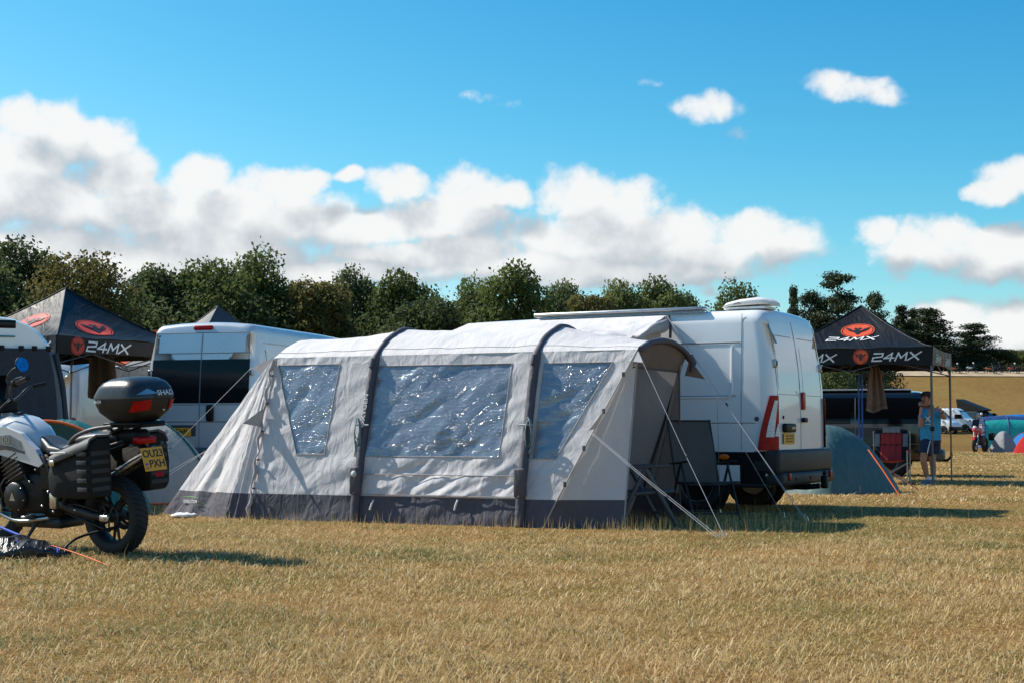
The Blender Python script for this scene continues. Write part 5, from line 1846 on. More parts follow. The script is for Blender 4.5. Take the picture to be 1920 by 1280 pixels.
    MB().loft([ringz(1.272, .247, .006, -.523, P5), ringz(1.29, .246, .005, -.521, P5), ringz(1.355, .228, -.035, -.500, P5), ringz(1.395, .205, -.075, -.470, 4.4), ringz(1.425, .16, -.13, -.42, 3.6), ringz(1.438, .09, -.20, -.36, 3)], True, True).build('top_box_lid', M['box_lid'], shell)
    MB().rbox((0, -.25, 1.068), (.30, .40, .025), .03, 3).build('base_plate', M['black_plastic'], shell)

    def onbox(a, z, out=.004):
        """point on the outside of the box: a = angle from rear, negative to the left"""
        sx, yf, yr = np.interp(z, [1.10, 1.16, 1.235, 1.262, 1.30, 1.355, 1.41], [.18, .222, .24, .247, .246, .232, .208]), np.interp(z, [1.10, 1.3, 1.41], [-.07, .005, -.04]), np.interp(z, [1.10, 1.16, 1.235, 1.262, 1.30, 1.355, 1.41], [-.44, -.49, -.515, -.523, -.521, -.495, -.45])
        yc, hy = (yf + yr) / 2, (yf - yr) / 2
        c, s_ = math.sin(a), -math.cos(a)
        e = 2 / 4.6
        return Vector(((sx + out) * math.copysign(abs(c) ** e, c), yc + (hy + out) * math.copysign(abs(s_) ** e, s_), z))
    Z_ = [1.10, 1.16, 1.235, 1.272, 1.29, 1.36, 1.405]

    def dims(z):
        return (np.interp(z, Z_, [.18, .222, .24, .246, .246, .232, .208]), np.interp(z, Z_, [-.07, -.02, 0, .004, .005, -.01, -.04]), np.interp(z, Z_, [-.44, -.49, -.515, -.521, -.521, -.495, -.45]))

    def rearp(x, z, out):
        sx, yf, yr = dims(z)
        yc, hy = (yf + yr) / 2, (yf - yr) / 2
        return Vector((x, yc - hy * max(0, 1 - min(1, abs(x) / sx) ** P5) ** (1 / P5) - out, z))

    def leftp(y, z, out):
        sx, yf, yr = dims(z)
        yc, hy = (yf + yr) / 2, (yf - yr) / 2
        return Vector((-sx * max(0, 1 - min(1, abs(y - yc) / hy) ** P5) ** (1 / P5) - out, y, z))
    MB().grid(lambda a, b: rearp(lerp(-.215, -.06, a), lerp(1.165 + .012 * a, 1.248 + .010 * a, b), .006), 14, 6).build('reflector', M['red_lens'], shell)
    MB().grid(lambda a, b: rearp(lerp(.14, .222, a), lerp(1.175, 1.25, b), .006), 10, 6).build('reflector', M['red_lens'], shell)
    MB().grid(lambda a, b: rearp(lerp(-.20, .02, a), lerp(1.30, 1.345, b * (1 - abs(2 * a - 1)) + .02), .006), 14, 6).build('trim', M['alloy'], shell)
    MB().grid(lambda a, b: rearp(lerp(-.03, .20, a), lerp(1.268, 1.345, b), .005), 10, 6).build('badge_panel', M['dark_metal'], shell)

    def wrap(txt, size, fn, m):
        me = text_mesh(txt, size, sx=1.2, depth=.002, bold=.0006, cuts=1, shear=.1)
        for vv in me.vertices:
            vv.co = fn(vv.co.x, vv.co.y, .011 + vv.co.z)
        link_mesh('lettering', me, shell, m)
    wrap('SHAD', .058, lambda x, y, o_: rearp(.085 + x, 1.306 + y, o_), M['white_print'])
    wrap('SH39', .036, lambda x, y, o_: leftp(-.11 - x, 1.248 + y, o_), M['white_print'])
    MB().lathe([(.012, 0), (.012, .006), (0, .008)], 12, frame(onbox(.12, 1.17, 0), (1, 0, 0), (0, 0, 1))).build('lock', M['metal'], shell)


motorcycle()


def left_foreground():
    M['tarp'] = mat('tarp', (.02, .021, .023), .35, var=.3, vscale=8, wrinkle=.9, wscale=10)
    c = GND(30, 11.75)
    bag = MB().ball((0, 0, .07), (.45, .20, .11), 28, 16)
    bag.v = [(x + .05 * nz(x * 9, y * 9, 1), y + .05 * nz(x * 8, z * 9, 2), max(.005, z * (1 - .9 * max(0, x)) + .05 * nz(x * 7, y * 9, 4))) for x, y, z in bag.v]
    o = bag.build('tent_bag', M['tarp'])
    o.location = c
    tag(o, 'crumpled black tent bag lying under the motorcycle at the left edge', 'bag')

    def rope(name, pts, r, m, label, cat='rope'):
        P = [AT(x, y, d) for x, y, d in pts]
        o = MB().tube(smooth_path(P, 4), r, 6).build(name, M[m])
        return tag(o, label, cat)
    rope('guy_rope', [(-60, 965, 12.3), (60, 1010, 11.9), (140, 1035, 11.55), (205, 1060, 11.1)], .005, 'rope_orange', 'thin orange guy rope slanting down to the grass in front of the motorcycle')
    rope('guy_rope', [(-60, 962, 12.2), (30, 1000, 11.9), (104, 1031, 11.7)], .012, 'rope_blue', 'thick blue guy rope running under the motorcycle beside the orange one')
    rope('guy_rope', [(-40, 1024, 11.75), (20, 1016, 11.75), (30, 1013, 11.7), (38, 1025, 11.62), (46, 1033, 11.6)], .006, 'rope_blue', 'short blue cord lying over the crumpled black bag')
    rope('tent_pole', [(226, 985, 12.0), (160, 1002, 11.95), (135, 1014, 11.85), (118, 1030, 11.8)], .011, 'black_plastic', 'bent black tent pole leaning on the rear motorcycle wheel', 'pole')
    p = rope('tent_peg', [(107, 1026, 11.7), (109, 1032, 11.68), (104, 1042, 11.66)], .009, 'rope_blue', 'bright blue tent peg at the end of the blue rope', 'peg')


left_foreground()
# ------------------------------------------------------------------ pop-up canopies
def flat_mesh(poly, cuts=2, step=.08):
    bm = bmesh.new()
    bm.faces.new([bm.verts.new((x, y, 0)) for x, y in poly])
    bmesh.ops.triangulate(bm, faces=bm.faces)
    for _ in range(cuts):
        bmesh.ops.subdivide_edges(bm, edges=[e for e in bm.edges if e.calc_length() > step], cuts=1)
        bmesh.ops.triangulate(bm, faces=bm.faces)
    me = bpy.data.meshes.new('print')
    bm.to_mesh(me)
    bm.free()
    return me


STROKES = {'2': [[(0, 1), (1.05, 1), (1.05, .56), (0, .46), (0, 0), (1.1, 0)]], '4': [[(.8, 0), (.8, 1), (0, .34), (1.15, .34)]],
           'M': [[(0, 0), (.12, 1), (.62, .30), (1.15, 1), (1.25, 0)]], 'X': [[(0, 0), (1.3, 1)], [(.05, 1), (1.25, 0)]]}


def stroke_text(txt, size, th=.19, gap=.26):
    """wide slanted block lettering built from strokes, centred"""
    h, mb, x0 = size * .72, MB(), 0.
    for ch in txt:
        w = max(p[0] for st in STROKES[ch] for p in st)
        for st in STROKES[ch]:
            for (a, b) in zip(st[:-1], st[1:]):
                a, b = Vector((a[0] + x0, a[1], 0)), Vector((b[0] + x0, b[1], 0))
                d = (b - a).normalized()
                n = Vector((-d.y, d.x, 0)) * th / 2
                a, b = a - d * th / 2, b + d * th / 2
                for k in range(4):
                    p, q = a.lerp(b, k / 4), a.lerp(b, (k + 1) / 4)
                    mb.add([p - n, q - n, q + n, p + n], [(0, 1, 2, 3)])
        x0 += w + gap
    x0 -= gap
    mb.v = [(((x - x0 / 2) + .30 * (y - .5)) * h * 1.12, (y - .5) * h, 0) for x, y, z in mb.v]
    return mb.mesh('lettering')


MASK = [(-.92, .30), (-.55, .16), (-.30, .06), (-.20, .30), (-.06, .22), (0, .12), (.06, .22), (.20, .30), (.30, .06), (.55, .16), (.92, .30), (.70, -.04), (.42, -.24), (.24, -.34), (.10, -.62), (0, -.72), (-.10, -.62), (-.24, -.34), (-.42, -.24), (-.70, -.04)]


def gazebo(name, label, corner, dir_a, dir_b, size=3.0, eave=2.02, val=.30, peak=3.35, cloth='canopy', leg='pole_grey', logos=(), text='24MX', group='pop-up canopies', orange=False, legs=(0, 1, 2, 3)):
    """corner nearest the camera, two unit ground vectors along its sides"""
    a, b = Vector((*dir_a, 0)).normalized(), Vector((*dir_b, 0)).normalized()
    corner = Vector((corner[0], corner[1], 0))
    root = thing(name, label, 'canopy', tuple(corner + (a + b) * size / 2), 0, group)
    o = -(a + b) * size / 2
    cs = [o, o + a * size, o + (a + b) * size, o + b * size]
    pk = Vector((0, 0, peak))

    def roof(i, s, t, off=0.):
        e = cs[i].lerp(cs[(i + 1) % 4], s)
        p = e * (1 - t)
        z = eave + (peak - eave) * t ** 1.3 - .10 * math.sin(math.pi * s) * (1 - t) * t * 1.6 + .02 * nz(s * 6 + i * 9, t * 7) * (1 - t)
        nr = (cs[i] + cs[(i + 1) % 4]).normalized()
        return p + Vector((0, 0, z)) + (nr * .5 + Vector((0, 0, .85))) * off

    def vall(i, s, z, off=0.):
        e = cs[i].lerp(cs[(i + 1) % 4], s)
        nr = (cs[i] + cs[(i + 1) % 4]).normalized()
        return e + nr * (.012 + off + .015 * nz(s * 7 + i * 3, z * 3)) + Vector((0, 0, z - .03 * math.sin(math.pi * s)))
    for i in range(4):
        MB().grid(lambda s, t: roof(i, s, t), 30, 24).build('roof_panel', M[cloth], root)
        MB().grid(lambda s, t: vall(i, s, lerp(eave - val + .07 * math.sin(math.pi * s), eave + .012, t)), 30, 6).build('valance', M[cloth], root)
        MB().tube([roof(i, 0, t, .004) for t in np.linspace(0, 1, 14)], .012, 6).build('hip_seam', M[cloth], root)
        # frame: rail pairs under the eaves
        p, q = cs[i] + Vector((0, 0, eave - .04)), cs[(i + 1) % 4] + Vector((0, 0, eave - .04))
        p2, q2 = p - Vector((0, 0, .36)), q - Vector((0, 0, .36))
        m = (p + q) / 2
        for u, v in ((p, m - Vector((0, 0, .36))), (p2, m), (m, q2), (m - Vector((0, 0, .36)), q)):
            MB().tube([u * .985, v * .985], .012, 5).build('truss_bar', M[leg], root)
        if i in legs:
            c = cs[i] * .985
            MB().tube([c + Vector((0, 0, 0)), c + Vector((0, 0, 1.15))], .017, 4).build('leg', M[leg], root)
            lg = MB().tube([c + Vector((0, 0, 1.0)), c + Vector((0, 0, eave))], .023, 4).build('upper_leg', M[leg], root)
            MB().box((c.x, c.y, 1.02), (.06, .06, .08)).build('leg_clamp', M['black_plastic'], lg)
            MB().box((c.x, c.y, .006), (.10, .10, .012)).build('foot', M[leg], root)
    MB().tube([(0, 0, eave - .1), (0, 0, peak - .05)], .02, 6).build('centre_pole', M[leg], root)
    for i in range(4):
        MB().tube([((cs[i] + cs[(i + 1) % 4]) / 2) * .98 + Vector((0, 0, eave - .40)), Vector((0, 0, eave + .05))], .012, 5).build('truss_bar', M[leg], root)
    # printing: (panel, 'roof' or 'valance', what, s, height, size)
    slope = (Vector((0, 0, peak - eave)) + (cs[0] + cs[1]) / -2).length

    def place(i, kind, s0, h0):
        if kind == 'roof':
            return lambda x, y, off: roof(i, s0 + (x / size) / max(.25, 1 - (h0 + y) / slope), (h0 + y) / slope, off)
        return lambda x, y, off: vall(i, s0 + x / size, h0 + y, off)

    def drape(me, fn, off, m, nm):
        for v in me.vertices:
            v.co = fn(v.co.x, v.co.y, off + v.co.z)
        me.update()
        return link_mesh(nm, me, root, m)
    for (i, kind, what, s0, h0, sz) in logos:
        fn = place(i, kind, s0, h0)
        o1 = .014 if kind == 'roof' else .006
        if what == 'emblem':
            red = M['orange_print' if orange else 'red_print']
            ell = 1.0 if kind == 'valance' else .80
            circ = [(sz * math.cos(t), sz * ell * math.sin(t)) for t in np.linspace(0, 6.2832, 36, endpoint=False)]
            drape(flat_mesh(circ, 3, sz * .35), fn, o1, red, 'emblem_disc')
            ring = MB()
            for k in range(48):
                t0, t1 = 6.2832 * k / 48, 6.2832 * (k + 1) / 48
                ring.add([(sz * r * math.cos(t), sz * ell * r * math.sin(t), 0) for t, r in ((t0, 1.06), (t1, 1.06), (t1, 1.13), (t0, 1.13))], [(0, 1, 2, 3)])
            drape(ring.mesh('ring'), fn, o1, red, 'emblem_ring')
            drape(flat_mesh([(x * sz * .94, (y + .12) * sz * ell * 1.15) for x, y in MASK], 3, sz * .35), fn, o1 * 1.8, M['ink'], 'emblem_mask')
            for sg in (-1, 1):
                drape(flat_mesh([(sg * x * sz * .94, (y + .12) * sz * ell * 1.15) for x, y in ((.10, -.12), (.46, .04), (.32, -.18))], 1, sz), fn, o1 * 2.5, red, 'emblem_eye')
        else:
            me = stroke_text(what, sz)
            drape(me, fn, o1, M['white_print'], 'lettering')
    return root


# right canopy: near right corner stands at the man's side
NR = GND(1750, 27.0)
tR = R(22.6)
side_in = (math.sin(tR), math.cos(tR))
side_left = (-math.cos(tR), math.sin(tR))
# panels: 0 right side (corner -> far right), 3 front (left corner -> corner)
gazebo('pop_up_canopy', 'black pop-up canopy with red emblems on the right, man leaning on its leg', (NR.x, NR.y), side_in, side_left, eave=2.50, val=.34, peak=3.40,
       logos=[(3, 'roof', 'emblem', .53, .92, .28), (3, 'roof', '24MX', .49, .60, .20), (3, 'valance', 'emblem', .575, 2.37, .125), (3, 'valance', '24MX', .79, 2.35, .185), (3, 'valance', '24MX', .28, 2.35, .185), (3, 'valance', 'emblem', .07, 2.37, .12),
              (0, 'valance', '24MX', .28, 2.33, .17), (0, 'valance', '24MX', .76, 2.33, .17), (0, 'valance', 'emblem', .52, 2.33, .10), (0, 'roof', 'emblem', .5, .92, .28), (0, 'roof', '24MX', .5, .60, .20)], orange=True)
# left canopy
NL = GND(103, 23.5)
gazebo('pop_up_canopy', 'black pop-up canopy with red emblem on the left behind the motorcycle', (NL.x, NL.y), (.525, .851), (-.851, .525), eave=2.48, val=.29, peak=3.42,
       logos=[(0, 'roof', 'emblem', .36, .56, .34), (0, 'valance', '24MX', .36, 2.36, .20), (0, 'valance', 'emblem', .14, 2.35, .13), (0, 'valance', 'emblem', .74, 2.36, .13),
              (3, 'roof', 'emblem', .60, .80, .30), (3, 'roof', '24MX', .5, .42, .20), (3, 'valance', '24MX', .80, 2.32, .2)])
p = AT(385, 575, 29.5)
gazebo('pop_up_canopy', 'grey pop-up canopy with only its peak showing over the silver van', (p.x - 0, p.y - 2.1), (.78, .62), (-.62, .78), peak=p.z, eave=p.z - 1.2, cloth='grey_canopy')
p = GND(60, 34)
gazebo('pop_up_canopy', 'blue canopy whose edge peeps out left of the left black canopy', (p.x - 3.2, p.y), (.9, .43), (-.43, .9), peak=3.95, eave=3.05, val=.2, cloth='blue_canopy')
p = GND(158, 33)
gazebo('pop_up_canopy', 'bright orange canopy with silver leg seen under the left black canopy', (p.x, p.y), (.97, .24), (-.24, .97), peak=3.3, eave=2.45, val=.22, cloth='orange_canopy', leg='pole_silver')


def towel(px, d, ytop, ybot, w0, w1, col, label, seed):
    m = mat('towel_cloth', col, .9, var=.12, vscale=14, bump=.5, bscale=160)
    t = thing('towel', label, 'towel', tuple(AT(px, ytop, d)), 0)
    H = (ybot - ytop) * d / F_PX

    def fn(s, q):
        w = lerp(w0, w1, q ** .7)
        x = (s - .5) * w + .03 * q
        return (x, .05 * math.sin(s * 17 + seed) * (1 - .3 * q) + .02 * nz(s * 5, q * 4, seed), -H * q * (1 - .10 * abs(s - .35)) - .02 * math.sin(s * 6))
    MB().grid(fn, 34, 26).build('cloth', m, t)
    MB().grid(lambda s, q: Vector(fn(s, lerp(.86, .93, q))) + Vector((0, -.006, 0)), 34, 3).build('border_band', mat('towel_band', tuple(c * .8 for c in col), .9, bump=.6, bscale=60), t)
    return t


towel(1640, 28.3, 688, 772, .14, .40, (.20, .135, .10), 'light brown towel hanging from the frame of the right black canopy', 1.)
towel(190, 26.2, 668, 747, .42, .52, (.10, .068, .05), 'dark brown towel hanging below the left black canopy', 3.)
# ------------------------------------------------------------------ dome tents
def dome_tent(name, label, loc, rot, a, b, H, cloth, trim=None, panels=None, p=5.0, e=2.1, group='small dome tents', hem=None):
    t = thing(name, label, 'tent', loc, rot, group)

    def P(s, q, off=0.):
        r = (abs(s) ** p + abs(q) ** p) ** (1 / p)
        r = min(r, 1.0)
        flare = 1.0
        z = H * (1 - r ** e)
        w = .010 * nz(s * 5 + 2, q * 5, H) + .006 * nz(s * 14, q * 11, 2)
        k = 1 + off
        return Vector((a * s * flare * k, b * q * flare * k, max(0.0, z * (1 + off) + w * (1 - r))))
    # four fabric panels between the crossed poles
    for i in range(4):
        def fn(u, v, i=i):
            c, d = (u * 2 - 1) * v, v
            d = min(d, 1.0)
            s, q = ((d, c), (c, d), (-d, -c), (-c, -d))[i]
            n = (abs(s) ** p + abs(q) ** p) ** (1 / p)
            k = v / n if n > 1e-6 else 1
            return P(s * k, q * k)
        MB().grid(fn, 24, 24).build('panel', M[(panels or [cloth] * 4)[i]], t)
    if trim:
        for sg in ((1, 1), (-1, 1)):
            MB().tube([P(v * sg[0] * .87, v * sg[1] * .87, .008) for v in np.linspace(-1, 1, 41)], .016, 6).build('pole_sleeve', M[trim], t)
    if hem:
        MB().tube([P(*((1, q) if k == 0 else (-q, 1) if k == 1 else (-1, -q) if k == 2 else (q, -1))) * 1.0 + Vector((0, 0, .02)) for k in range(4) for q in np.linspace(-1, 1, 12)], .014, 5).build('hem', M[hem], t)
    return t


M['tent_teal'] = mat('tent_teal', (.008, .135, .125), .5, var=.1, wrinkle=.6, wscale=6, trans=.15)
M['tent_cream'] = mat('tent_cream', (.45, .44, .38), .55, var=.06, wrinkle=.5, wscale=6, trans=.2)
M['tent_petrol'] = mat('tent_petrol', (.075, .140, .138), .55, spec=.3, var=.1, wrinkle=.55, wscale=5, trans=.05)
M['tent_grey'] = mat('tent_grey', (.30, .31, .32), .75, spec=.15, var=.08, wrinkle=.5, wscale=6, trans=.1)
M['tent_blue'] = mat('tent_blue', (.012, .15, .42), .75, spec=.15, var=.1, wrinkle=.5)
M['tent_navy'] = mat('tent_navy', (.02, .05, .16), .5, var=.1, wrinkle=.5)
M['tent_aqua'] = mat('tent_aqua', (.02, .40, .36), .5, var=.1, wrinkle=.4)
M['tent_red'] = mat('tent_red', (.42, .016, .012), .75, spec=.15, var=.1, wrinkle=.4)

g = GND(1548, 24.4)
dt = dome_tent('dome_tent', 'dark petrol blue dome tent with an orange pole line beside the white van', (g.x, g.y, 0), R(38), 1.02, .92, 1.08, 'tent_petrol')
cap = MB()
cap.grid(lambda s, t: Vector((lerp(-.36, .36, s), lerp(-.36, .36, t), 1.02 - .16 * ((lerp(-1, 1, s)) ** 2 + lerp(-1, 1, t) ** 2) + .05)), 12, 12)
cap.build('vent_cover', M['tent_petrol'], dt)
# orange guy line of the right pole
A0 = AT(1630, 838, 23.9)
tag(MB().tube([AT(1628, 842, 23.6), AT(1655, 880, 23.3), GND(1685, 23.0)], .012, 6).build('guy_rope', M['rope_orange']), 'orange cord down the right edge of the petrol blue dome tent', 'rope')
tag(MB().tube([AT(1636, 855, 24.3), AT(1680, 890, 24.6), GND(1722, 24.9)], .007, 5).build('guy_rope', M['rope_orange']), 'orange guy line from the petrol blue tent to the grass by the red chair', 'rope')

g = GND(268, 20.9)
dome_tent('dome_tent', 'pale cream dome tent with orange and teal edging between motorcycle and silver van', (g.x, g.y, 0), R(20), 1.12, .95, 1.16, 'tent_cream', trim='tent_teal', hem='rope_orange', panels=['tent_cream', 'tent_teal', 'tent_cream', 'tent_cream'])
p0 = [AT(265, 797, 20.4), AT(285, 803, 20.3), AT(320, 826, 20.25), AT(358, 856, 20.4)]
g = GND(120, 18.6)
tt = dome_tent('dome_tent', 'teal dome tent with a broad orange pole band behind the motorcycle seat', (g.x, g.y, 0), R(8), 1.05, .9, 1.14, 'tent_teal')
arc = [Vector((.95 * math.cos(t) - .15, -.62 + .1 * math.sin(t), .18 + .93 * math.sin(t))) for t in np.linspace(0, math.pi, 30)]
MB().tube(arc, .045, 8, flat=.5).build('pole_band', M['rope_orange'], tt)
MB().grid(lambda s, t: Vector((lerp(.93, .0, t) * math.cos(math.pi * s) - .15, -.60 + .06 * t, .18 + lerp(.91, 0, t) * math.sin(math.pi * s))), 24, 8).build('door_panel', mat('tent_teal_dark', (.004, .06, .055), .6, var=.1, wrinkle=.4), tt)

# ------------------------------------------------------------------ campervan at the left edge


def left_camper():
    root = thing('campervan', 'white high-top campervan with navy screen cover at the left edge', 'van', tuple(GND(-30, 20.0)), R(22), 'vans parked in the field')
    M['navy_cover'] = mat('navy_cover', (.012, .020, .034), .6, var=.2, wrinkle=.35, wscale=4)
    M['grey_cover'] = mat('grey_cover', (.15, .165, .18), .6, var=.1, wrinkle=.3)
    hz = [.35, .5, .8, 1.1, 1.4, 1.82, 2.08]
    hw = [1.02, 1.08, 1.10, 1.09, 1.06, .97, .87]
    top = [(.80, 2.20), (.70, 2.32), (.56, 2.42), (.36, 2.50), (.15, 2.53)]

    def sec(pts, y, k=1.0, zc=1.3):
        L_ = [(-x * k, y, zc + (z - zc) * k) for x, z in pts]
        return L_ + [(x * k, y, zc + (z - zc) * k) for x, z in pts[::-1]]
    low = list(zip(hw, hz))
    MB().loft([sec(low, -.05, .93), sec(low, 0, .985), sec(low, .08), sec(low, 4.4), sec(low, 4.5, .95)], True, True).build('body', M['grey_cover'], root)
    up = [(.885, 2.06)] + top
    MB().loft([sec(up, -.02, .93, 2.2), sec(up, .06, .99, 2.2), sec(up, .2, 1., 2.2), sec(up, 3.6, 1., 2.2), sec(up, 4.2, .9, 2.1)], True, True).build('high_top_roof', M['white_paint'], root)
    cov = [(x - .13, z) for x, z in low[1:]]
    cov = [(.55, .72), (.80, .80), (.93, 1.0), (.93, 1.3), (.88, 1.75), (.80, 2.10)]
    MB().loft([sec(cov, -.085), sec(cov, -.04)], True, True).build('screen_cover', M['navy_cover'], root)
    for x in (-.6, -.2, .2, .45, .62, .80):
        MB().rbox((x, -.08, 2.10), (.07, .03, .07), .01, 2).build('strap', M['black_plastic'], root)
    MB().tube([(x, -.06 + .0 * x, 2.08) for x in (-.84, 0, .84)], .02, 6).build('roof_joint', M['black_plastic'], root)
    MB().rbox((.20, -.015, 2.42), (.36, .03, .11), .014, 3).build('roof_window', M['dark_glass'], root)
    MB().rbox((.15, -.062, 2.255), (.44, .012, .022), .005, 2).build('stripe', mat('teal_stripe', (.01, .2, .22), .4), root)
    for sg in (-1, 1):
        MB().tube([(sg * .98, -.06, .6), (sg * 1.055, -.045, 1.1), (sg * 1.0, -.04, 1.6), (sg * .90, -.03, 2.04)], .035, 6).build('corner_piping', M['navy_cover'], root)
        for y in (.7, 3.5):
            wheel(root, sg * 1.0, y, side=sg)
    MB().rbox((0, -.1, .45), (2.0, .2, .22), .08, 4).build('bumper', M['grey_plastic'], root)


left_camper()

# vans behind the left canopy
c = GND(143, 29.0)
plain_van('panel_van', 'white van with red tail lamp behind the leg of the left black canopy', (c.x, c.y, 0), R(-8), 1, 'white_paint', 5.2, 2.0, 2.35)
c = GND(250, 46.0)
plain_van('panel_van', 'distant white van with a dark window just left of the top box', (c.x, c.y, 0), R(100), -1, 'white_paint', 5.0, 2.0, 2.05).side_panel((2.2, 3.6, 1.0, 1.35), .01, 'side_window', 'dark_glass', 1)


# ------------------------------------------------------------------ black van under the right canopy
def black_van():
    c = GND(1754, 31.5)
    ang = R(90) - R(17)
    v = Van('panel_van', 'glossy black van parked behind the man and the red chair', 'vans parked in the field', (c.x, c.y, 0), ang, L=4.9, W=1.9, H=1.80, paint='black_paint', corner_side=-1, lean=.24, cr=.14, tumble=.14, hood=1.1)
    v.cab()
    r = v.root
    v.side_panel((.35, 1.55, 1.12, 1.58), .006, 'side_window', 'dark_glass')
    v.side_panel((1.75, 3.0, 1.12, 1.58), .006, 'side_window', 'dark_glass')
    v.side_line([(.1, 1.06), (3.6, 1.06)], .010, 'alloy', 'chrome_trim')
    v.side_line([(.1, .70), (3.9, .70)], .012, 'grey_plastic', 'side_moulding')
    v.side_line([(1.65, 1.7), (1.65, .4)], .006)
    v.side_line([(3.0, 1.7), (3.0, .4)], .006)
    MB().rbox((0, 2.5, 1.855), (1.5, 4.0, .03), .01, 2).build('roof_skin', M['silver_paint'], r)
    MB().tube([(-.7, 1.35, 1.86), (-.7, 1.35, 1.98), (-.3, 1.35, 2.0), (.3, 1.35, 2.0), (.7, 1.35, 1.98), (.7, 1.35, 1.86)], .022, 6).build('roof_bar', M['black_plastic'], r)
    MB().rbox((-.68, 1.35, 1.92), (.1, .16, .12), .02, 2).build('roof_bar_foot', M['black_plastic'], r)
    MB().rbox((.68, 1.35, 1.92), (.1, .16, .12), .02, 2).build('roof_bar_foot', M['black_plastic'], r)
    for sg in (-1, 1):
        tl = MB().rbox((0, 0, 0), (.14, .10, .50), .03, 3, Matrix.Translation(v.rp(sg * .86, .80, .02))).build('tail_lamp', M['grey_plastic'], r)
        MB().rbox((0, 0, 0), (.12, .11, .16), .02, 2, Matrix.Translation(v.rp(sg * .87, .78, .03))).build('lamp_lens', M['orange_lens'], tl)
        MB().rbox((0, 0, 0), (.12, .11, .12), .02, 2, Matrix.Translation(v.rp(sg * .87, .95, .03))).build('lamp_lens', M['red_lens'], tl)
    v.rear_panel((-.70, .70, 1.10, 1.60), .008, 'rear_window', 'dark_glass')
    v.rear_line([(-.86, .6), (-.80, 1.62)], .014, 'red_lens', 'tailgate_edge')
    MB().rbox((0, -.02, .46), (1.92, .30, .22), .06, 3).build('rear_bumper', M['grey_plastic'], r)
    tb = MB().tube([(0, .2, .34), (0, -.22, .34), (0, -.30, .42), (0, -.30, .48)], .03, 8)
    tb.ball((0, -.30, .51), .03)
    tb.build('tow_bar', M['black_plastic'], r)
    plate(r, frame(v.rp(0, .82, .03), (1, 0, 0), (0, 0, 1)), None)


black_van()


# ------------------------------------------------------------------ seats
def recliner(name, label, loc, rot, sc=1.0):
    t = thing(name, label, 'chair', loc, rot, 'grey folding camp chairs', sc)
    M.setdefault('mesh_cloth', mat('mesh_cloth', (.15, .14, .13), .8, bump=.4, bscale=500, trans=.45, var=.08))
    m = M['mesh_cloth']
    w = .25
    top, bot = Vector((0, -.42, 1.10)), Vector((0, -.20, .42))
    MB().grid(lambda s, q: Vector((lerp(-w, w, s), 0, 0)) + bot.lerp(top, q) + Vector((0, .03 * math.sin(math.pi * q) - .015 * math.sin(math.pi * s), 0)), 10, 14).build('backrest', m, t)
    MB().grid(lambda s, q: Vector((lerp(-w, w, s), lerp(-.20, .30, q), .42 - .03 * math.sin(math.pi * s) + .02 * q)), 10, 10).build('seat', m, t)
    for sg in (-1, 1):
        x = sg * (w + .012)
        MB().tube([(x, -.19, .40), (x, -.42, 1.12)], .012, 8).build('back_tube', M['dark_metal'], t)
        MB().tube([(x, -.22, .42), (x, .31, .44)], .012, 8).build('seat_tube', M['dark_metal'], t)
        arm = MB().tube([(sg * (w + .04), -.30, .63), (sg * (w + .05), -.05, .645), (sg * (w + .04), .16, .665)], [.018, .024, .022], 8, flat=.5).build('armrest', M['black_plastic'], t)
        MB().tube([(sg * (w + .03), -.02, .63), (sg * (w + .03), .30, .0)], .014, 8).build('leg', M['dark_metal'], t)
        MB().tube([(sg * (w + .045), -.02, .63), (sg * (w + .045), -.34, .0)], .014, 8).build('leg', M['dark_metal'], t)
    for y, z in ((.255, .10), (-.295, .10)):
        MB().tube([(-w - .03, y, z), (w + .03, y, z)], .011, 8).build('stretcher', M['dark_metal'], t)
    MB().tube([(-w, -.42, 1.11), (w, -.42, 1.11)], .010, 8).build('top_rail', M['dark_metal'], t)
    MB().tube([(-w, .31, .44), (w, .31, .44)], .012, 8).build('front_rail', M['dark_metal'], t)
    return t


g = GND(1322, 16.55)
recliner('folding_chair', 'grey mesh reclining camp chair standing open beside the awning doorway', (g.x, g.y, 0), R(199))


def folded_chair():
    g = GND(1192, 15.9)
    t = thing('folding_chair', 'grey folding camp chair frame half inside the awning doorway, backrest hidden', 'chair', (g.x, g.y, 0), R(-78), 'grey folding camp chairs')
    m = M['grey_plastic']
    for sg in (-1, 1):
        x = sg * .26
        MB().tube([(x, -.30, .60), (x, .0, .62), (x, .30, .635)], .020, 8, flat=.7).build('armrest', m, t)
        MB().tube([(x, -.30, .33), (x, .34, .37)], .020, 8).build('seat_tube', m, t)
        MB().tube([(x * 1.04, .02, .60), (x * 1.04, -.30, .0)], .026, 8).build('leg', m, t)
        MB().tube([(x * 1.10, .02, .60), (x * 1.10, .36, .0)], .026, 8).build('leg', m, t)
        MB().tube([(x * .96, -.28, .33), (x * .96, -.50, .95)], .014, 8).build('back_tube', m, t)
    MB().grid(lambda s, q: Vector((lerp(-.24, .24, s), lerp(-.28, .32, q), .35 + .04 * q - .02 * math.sin(math.pi * s))), 6, 6).build('seat', M['mesh_cloth'], t)
    MB().grid(lambda s, q: Vector((lerp(-.24, .24, s), lerp(-.29, -.49, q), lerp(.36, .94, q))), 6, 6).build('backrest', M['mesh_cloth'], t)
    for y, z in ((.30, .12), (-.24, .12)):
        MB().tube([(-.28, y, z), (.28, y, z)], .014, 8).build('stretcher', m, t)


folded_chair()


